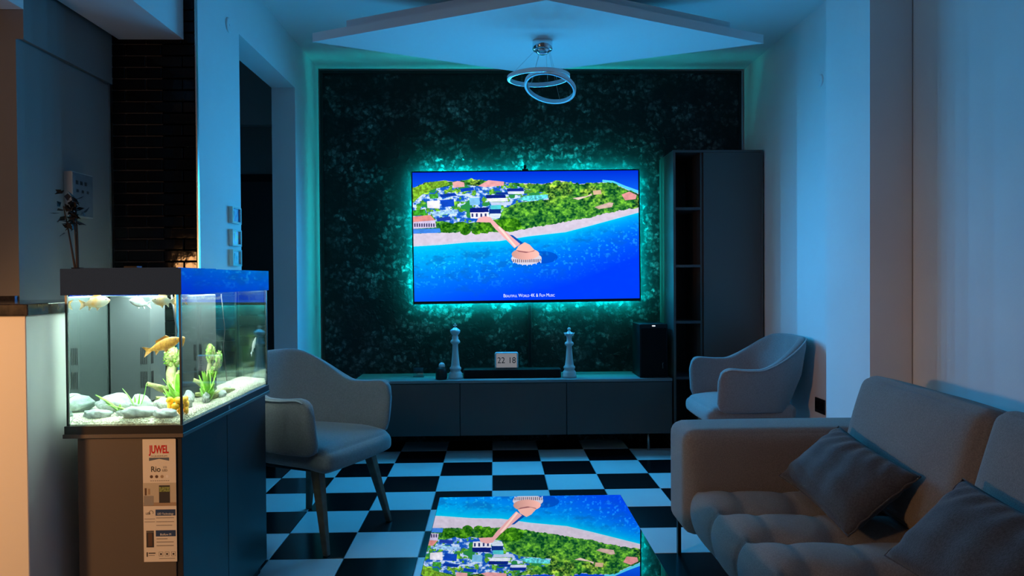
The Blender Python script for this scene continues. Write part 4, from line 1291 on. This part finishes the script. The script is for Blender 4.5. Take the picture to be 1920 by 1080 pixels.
# ------------------------------------------------------------------ armchairs
def smooth01(t):
    t = max(0.0, min(1.0, t)); return t * t * (3 - 2 * t)
def make_chair(name, loc, rz, label, with_legs=True):
    """seat faces local +X; width along Y; upholstered tub shell wrapping from arm to arm"""
    r = root(name, loc, label, 'chair', 'upholstered tub armchairs', rz=rz)
    D, Wd, th = 0.50, 0.62, 0.055
    # plan path: right arm front -> back -> left arm front
    hw = Wd / 2 - th / 2
    rad = 0.22
    path = []
    xf, xb = D / 2, -D / 2
    def add(x, y, nx, ny): path.append((x, y, nx, ny))
    N1 = 18
    for k in range(N1):
        t = k / N1
        x = xf + (xb + rad - xf) * t
        add(x, -hw - 0.012 * math.sin(PI * t), 0, -1)
    for k in range(12):
        a = (k / 12) * PI / 2
        add(xb + rad - rad * math.sin(a), -hw + rad - rad * math.cos(a), -math.sin(a), -math.cos(a))
    for k in range(9):
        t = k / 8
        add(xb, (-hw + rad) + 2 * (hw - rad) * t, -1, 0)
    mirror = [(x, -y, nx, -ny) for (x, y, nx, ny) in path[:N1 + 12]][::-1]
    path += mirror
    n = len(path)
    s = [0.0]
    for i in range(1, n): s.append(s[-1] + math.hypot(path[i][0] - path[i - 1][0], path[i][1] - path[i - 1][1]))
    L = s[-1]
    ZB, ZA, ZT = 0.412, 0.682, 0.848
    S = 22
    v, f = [], []
    rim = []
    for i, (x, y, nx, ny) in enumerate(path):
        d = min(s[i], L - s[i])
        armlen = D - rad
        k = smooth01((d - armlen * 0.80) / (L / 2 - armlen * 0.80) * 1.45)
        zt = ZA + (ZT - ZA) * k + 0.012 * (1 - smooth01(d / 0.18))
        rr = 0.075
        if d < rr: zt -= rr - math.sqrt(max(0, rr * rr - (rr - d) ** 2))
        zb = ZB + 0.02 * (1 - k)
        if d < 0.05: zb += 0.05 - math.sqrt(max(0, 0.05 ** 2 - (0.05 - d) ** 2))
        e = min(1.0, 0.35 + math.sqrt(d / 0.03) * 0.65) if d < 0.03 else 1.0
        ht = th / 2 * e
        ring_ = []
        for q in range(S):
            a = 2 * PI * q / S
            ca, sa = math.cos(a), math.sin(a)
            ca = math.copysign(abs(ca) ** 0.45, ca); sa = math.copysign(abs(sa) ** 0.25, sa)
            z = (zt + zb) / 2 + (zt - zb) / 2 * sa
            lean = 0.05 * k * smooth01((z - 0.45) / 0.40) + 0.02 * (z - ZB) / 0.3 * (1 - k) - 0.05 * (1 - smooth01((z - ZB) / 0.2)) * (0.4 + 0.6 * k)
            off = ht * ca + lean
            v.append((x + nx * off, y + ny * off, z))
        lean = 0.05 * k * smooth01((zt - 0.45) / 0.40) + 0.02 * (zt - ZB) / 0.3 * (1 - k)
        rim.append((x + nx * (lean + ht), y + ny * (lean + ht), zt - 0.006))
    for i in range(n - 1):
        for q in range(S):
            f.append((i * S + q, i * S + (q + 1) % S, (i + 1) * S + (q + 1) % S, (i + 1) * S + q))
    f.append(tuple(range(S))); f.append(tuple((n - 1) * S + q for q in range(S)))
    bm = bmesh.new(); vs = [bm.verts.new(p) for p in v]
    for q in f: bm.faces.new([vs[i] for i in q])
    sh = bmobj('shell', bm, 'chair', r, True)
    # piping along the outer rim
    tube('piping', rim[2:-2], 0.004, 'piping', sh, 6)
    def taper(p):
        # seat narrows to the rear, front edge rolls down
        k = (p.x + 0.27) / 0.54
        return Vector((p.x, p.y * (0.86 + 0.14 * k), p.z - 0.020 * max(0, k - 0.72) / 0.28))
    soft_box('seat', (0.255, 0.262, 0.052), 0.042, (0.02, 0.0, 0.016), 'chairin', r, 16, Matrix.Translation((0.03, 0, 0.418)), post=taper)
    for sxn in (-1, 1):
        for syn in (-1, 1):
            top = Vector((0.16 * sxn + (0.02 if sxn > 0 else 0), 0.19 * syn, 0.375))
            bot = Vector((0.27 if sxn > 0 else -0.23, 0.242 * syn, 0.0))
            lv, lf = [], []
            for (c, w) in ((top, 0.024), (bot, 0.013)):
                for (a, b) in ((-1, -1), (1, -1), (1, 1), (-1, 1)):
                    lv.append(c + Vector((a * w, b * w, 0)))
            lf = [(3, 2, 1, 0), (4, 5, 6, 7)] + [(k, (k + 1) % 4, 4 + (k + 1) % 4, 4 + k) for k in range(4)]
            bm = bmesh.new(); vs = [bm.verts.new(p) for p in lv]
            for q in lf: bm.faces.new([vs[i] for i in q])
            bmesh.ops.bevel(bm, geom=list(bm.edges), offset=0.004, segments=1, affect='EDGES')
            bmobj('leg', bm, 'wood', r)
    bm = bmesh.new()
    bm_box(bm, (-0.19, 0.21), (-0.21, 0.21), (0.345, 0.372), 0.004)
    bmobj('seat_base', bm, 'black', r)
    return r
make_chair('armchair', (-0.872, 3.465, 0), math.radians(-25.5), 'grey tub armchair with wooden legs behind the aquarium at the left')
make_chair('armchair', (1.51, 4.29, 0), math.radians(180), 'pinkish grey tub armchair by the right wall behind the sofa')

# ------------------------------------------------------------------ sofa
so_ = root('sofa', (1.3, 2.1, 0), 'large grey beige sofa with tufted seat along the right wall', 'sofa')
SF, SB, SY1, SY0 = 0.770, 1.84, 3.135, 0.35
# far arm
soft_box('armrest', (0.5*(SB-SF), 0.135, 0.215), 0.05, (0.0, 0.004, 0.006), 'sofa', so_, 18, Matrix.Translation(((SF + SB) / 2 - 0.004, SY1 - 0.135, 0.365)))
# seat: bands across, tufted
AYF = SY1 - 0.272
BANDW = 0.278
nb_ = 9
ZS, ZBOT = 0.365, 0.155
tufts = (0.925, 1.125)
def seat_pt(u, y):
    """u: 0 bottom front ... 1 back of the seat"""
    prof = [(0.83, ZBOT), (0.795, ZBOT + 0.03), (0.775, ZBOT + 0.10), (0.780, ZBOT + 0.155), (0.805, ZS - 0.018), (0.845, ZS), (0.90, ZS + 0.004), (1.0, ZS), (1.1, ZS - 0.002), (1.25, ZS - 0.006), (1.45, ZS - 0.01)]
    t = u * (len(prof) - 1)
    i = min(len(prof) - 2, int(t)); q = t - i
    def cr(a, b, c, d, q):
        return 0.5 * ((2 * b) + (-a + c) * q + (2 * a - 5 * b + 4 * c - d) * q * q + (-a + 3 * b - 3 * c + d) * q ** 3)
    g = lambda j: prof[max(0, min(len(prof) - 1, j))]
    x = cr(g(i - 1)[0], g(i)[0], g(i + 1)[0], g(i + 2)[0], q)
    z = cr(g(i - 1)[1], g(i)[1], g(i + 1)[1], g(i + 2)[1], q)
    ph = ((AYF - y) / BANDW) % 1.0
    groove = 1 - abs(math.sin(PI * ph)) ** 0.5
    top = smooth01((u - 0.38) / 0.12)
    amp = 0.046
    z -= amp * groove * (0.25 + 0.75 * top) * (1 if u > 0.1 else u * 10)
    x += 0.016 * groove * (1 - top)
    dy = min(ph, 1 - ph) * BANDW
    for tx_ in tufts:
        d2 = ((x - tx_) / 0.055) ** 2 + (dy / 0.05) ** 2
        z -= 0.020 * math.exp(-d2) * top
        # crossing seam between the tufts
        z -= 0.006 * math.exp(-((x - tx_) / 0.02) ** 2) * top
    return (x, y, z)
NU, NV = 90, nb_ * 22
v = []
for j in range(NV + 1):
    y = AYF - nb_ * BANDW * j / NV
    for i in range(NU + 1):
        v.append(seat_pt(i / NU, y))
f = [(j * (NU + 1) + i, (j + 1) * (NU + 1) + i, (j + 1) * (NU + 1) + i + 1, j * (NU + 1) + i + 1) for j in range(NV) for i in range(NU)]
bs = len(v)
yA, yE = AYF, AYF - nb_ * BANDW
for y in (yA, yE): v += [(0.83, y, ZBOT - 0.001), (1.45, y, ZBOT - 0.001)]
f.append((bs, bs + 1, bs + 3, bs + 2))
f.append(tuple(range(NU + 1)) + (bs + 1, bs))
f.append(tuple(NV * (NU + 1) + i for i in range(NU, -1, -1)) + (bs + 2, bs + 3))
seat = mobj('seat', v, f, 'sofa', so_, True)
for j in range(1, 5):
    for tx_ in tufts:
        y = AYF - j * BANDW
        p = None
        bm = bmesh.new()
        bmesh.ops.create_uvsphere(bm, u_segments=10, v_segments=6, radius=0.011, matrix=Matrix.Translation((tx_, y, ZS - 0.048)) @ Matrix.Diagonal((1, 1, 0.5, 1)))
        bmobj('button', bm, 'sofa', seat, True)
soft_box('back_frame', (0.14, 0.5 * (SY1 - SY0) - 0.01, 0.24), 0.05, 0.0, 'sofa', so_, 14, Matrix.Translation((SB - 0.14, (SY0 + SY1) / 2, 0.405)))
for (ya, yb, sd) in ((2.858, 2.115, 1), (2.10, 1.36, 2), (1.345, 0.60, 3)):
    mt = Matrix.Translation((1.545, (ya + yb) / 2, 0.552)) @ Matrix.Rotation(math.radians(15), 4, 'Y') @ Matrix.Rotation(math.radians(1.2), 4, 'X')
    soft_box('back_cushion', (0.125, (ya - yb) / 2, 0.228), 0.045, (0.035, 0.004, 0.010), 'sofa', so_, 22, mt, wrinkle=0.0022, seed=sd)
for (x, y) in ((0.80, 3.09), (0.80, 0.75), (1.76, 3.05), (1.76, 0.75)):
    box('leg', (x - 0.007, x + 0.007), (y - 0.012, y + 0.012), (0.0, 0.17), 'black', so_)
box('leg_rail', (0.82, 1.78), (3.083, 3.097), (0.140, 0.152), 'black', so_)

def throw_pillow(c, ex, ey, a, b, t, label, seed):
    """c centre, ex long axis, ey short axis"""
    ex = Vector(ex).normalized(); ey = Vector(ey); ey = (ey - ex * ey.dot(ex)).normalized(); ez = ex.cross(ey)
    rr = random.Random(seed); ph = [rr.uniform(0, 6.28) for _ in range(5)]
    N = 30
    v, f = [], []
    idx = {}
    for s in (1, -1):
        for i in range(N + 1):
            for j in range(N + 1):
                u, w = -1 + 2 * i / N, -1 + 2 * j / N
                edge = i in (0, N) or j in (0, N)
                if s < 0 and edge:
                    idx[(s, i, j)] = idx[(1, i, j)]; continue
                pu = a * u * (1 - 0.055 * (1 - w * w) ** 1 * abs(u) ** 3)
                pw = b * w * (1 - 0.085 * (1 - u * u) ** 1 * abs(w) ** 3)
                h = t * ((1 - abs(u) ** 2.6) * (1 - abs(w) ** 2.6)) ** 0.55
                h += 0.006 * math.sin(6 * u + 5 * w + ph[0]) * math.sin(4 * w - 7 * u + ph[1]) * (1 - u * u) * (1 - w * w)
                h += 0.004 * math.sin(15 * u * w + 12 * u + ph[2]) * (abs(w) ** 2) * (1 - w * w) * 4
                idx[(s, i, j)] = len(v)
                v.append(Vector(c) + ex * pu + ey * pw + ez * (h * s))
    for s in (1, -1):
        for i in range(N):
            for j in range(N):
                q = (idx[(s, i, j)], idx[(s, i + 1, j)], idx[(s, i + 1, j + 1)], idx[(s, i, j + 1)])
                f.append(q if s > 0 else q[::-1])
    r = root('throw_pillow', c, label, 'pillow', 'charcoal throw pillows on the sofa')
    bd = mobj('cover', v, f, 'pillow', r, True)
    ep = []
    for (i0, j0, i1, j1) in ((0, 0, N, 0), (N, 0, N, N), (N, N, 0, N), (0, N, 0, 0)):
        for k in range(N):
            ep.append(v[idx[(1, i0 + (i1 - i0) * k // N, j0 + (j1 - j0) * k // N)]])
    tube('seam_piping', ep, 0.0028, 'pillow', bd, 6, True)
    return r
throw_pillow((1.235, 2.505, 0.492), (0.03, -0.50, -0.065), (0.20, 0.0, 0.17), 0.245, 0.150, 0.07, 'charcoal throw pillow leaning in the far corner of the sofa', 1)
throw_pillow((1.235, 1.745, 0.495), (0.05, -0.50, -0.05), (0.19, 0.0, 0.18), 0.245, 0.155, 0.07, 'charcoal throw pillow at the lower right edge, nearer the camera', 2)

# ------------------------------------------------------------------ coffee table
TZ = 0.464
ct = root('coffee_table', (0.12, 1.85, 0), 'glass coffee table mirroring the television picture', 'table')
box('top', (-0.186, 0.428), (1.25, 2.420), (TZ - 0.012, TZ), 'tableglass', ct, 0.0015, 1)
box('end_panel', (-0.16, 0.40), (2.33, 2.342), (0.0, TZ - 0.0125), 'tableglass', ct)
box('end_panel', (-0.16, 0.40), (1.33, 1.342), (0.0, TZ - 0.0125), 'tableglass', ct)
box('lower_shelf', (-0.14, 0.38), (1.342, 2.33), (0.16, 0.170), 'tableglass', ct)
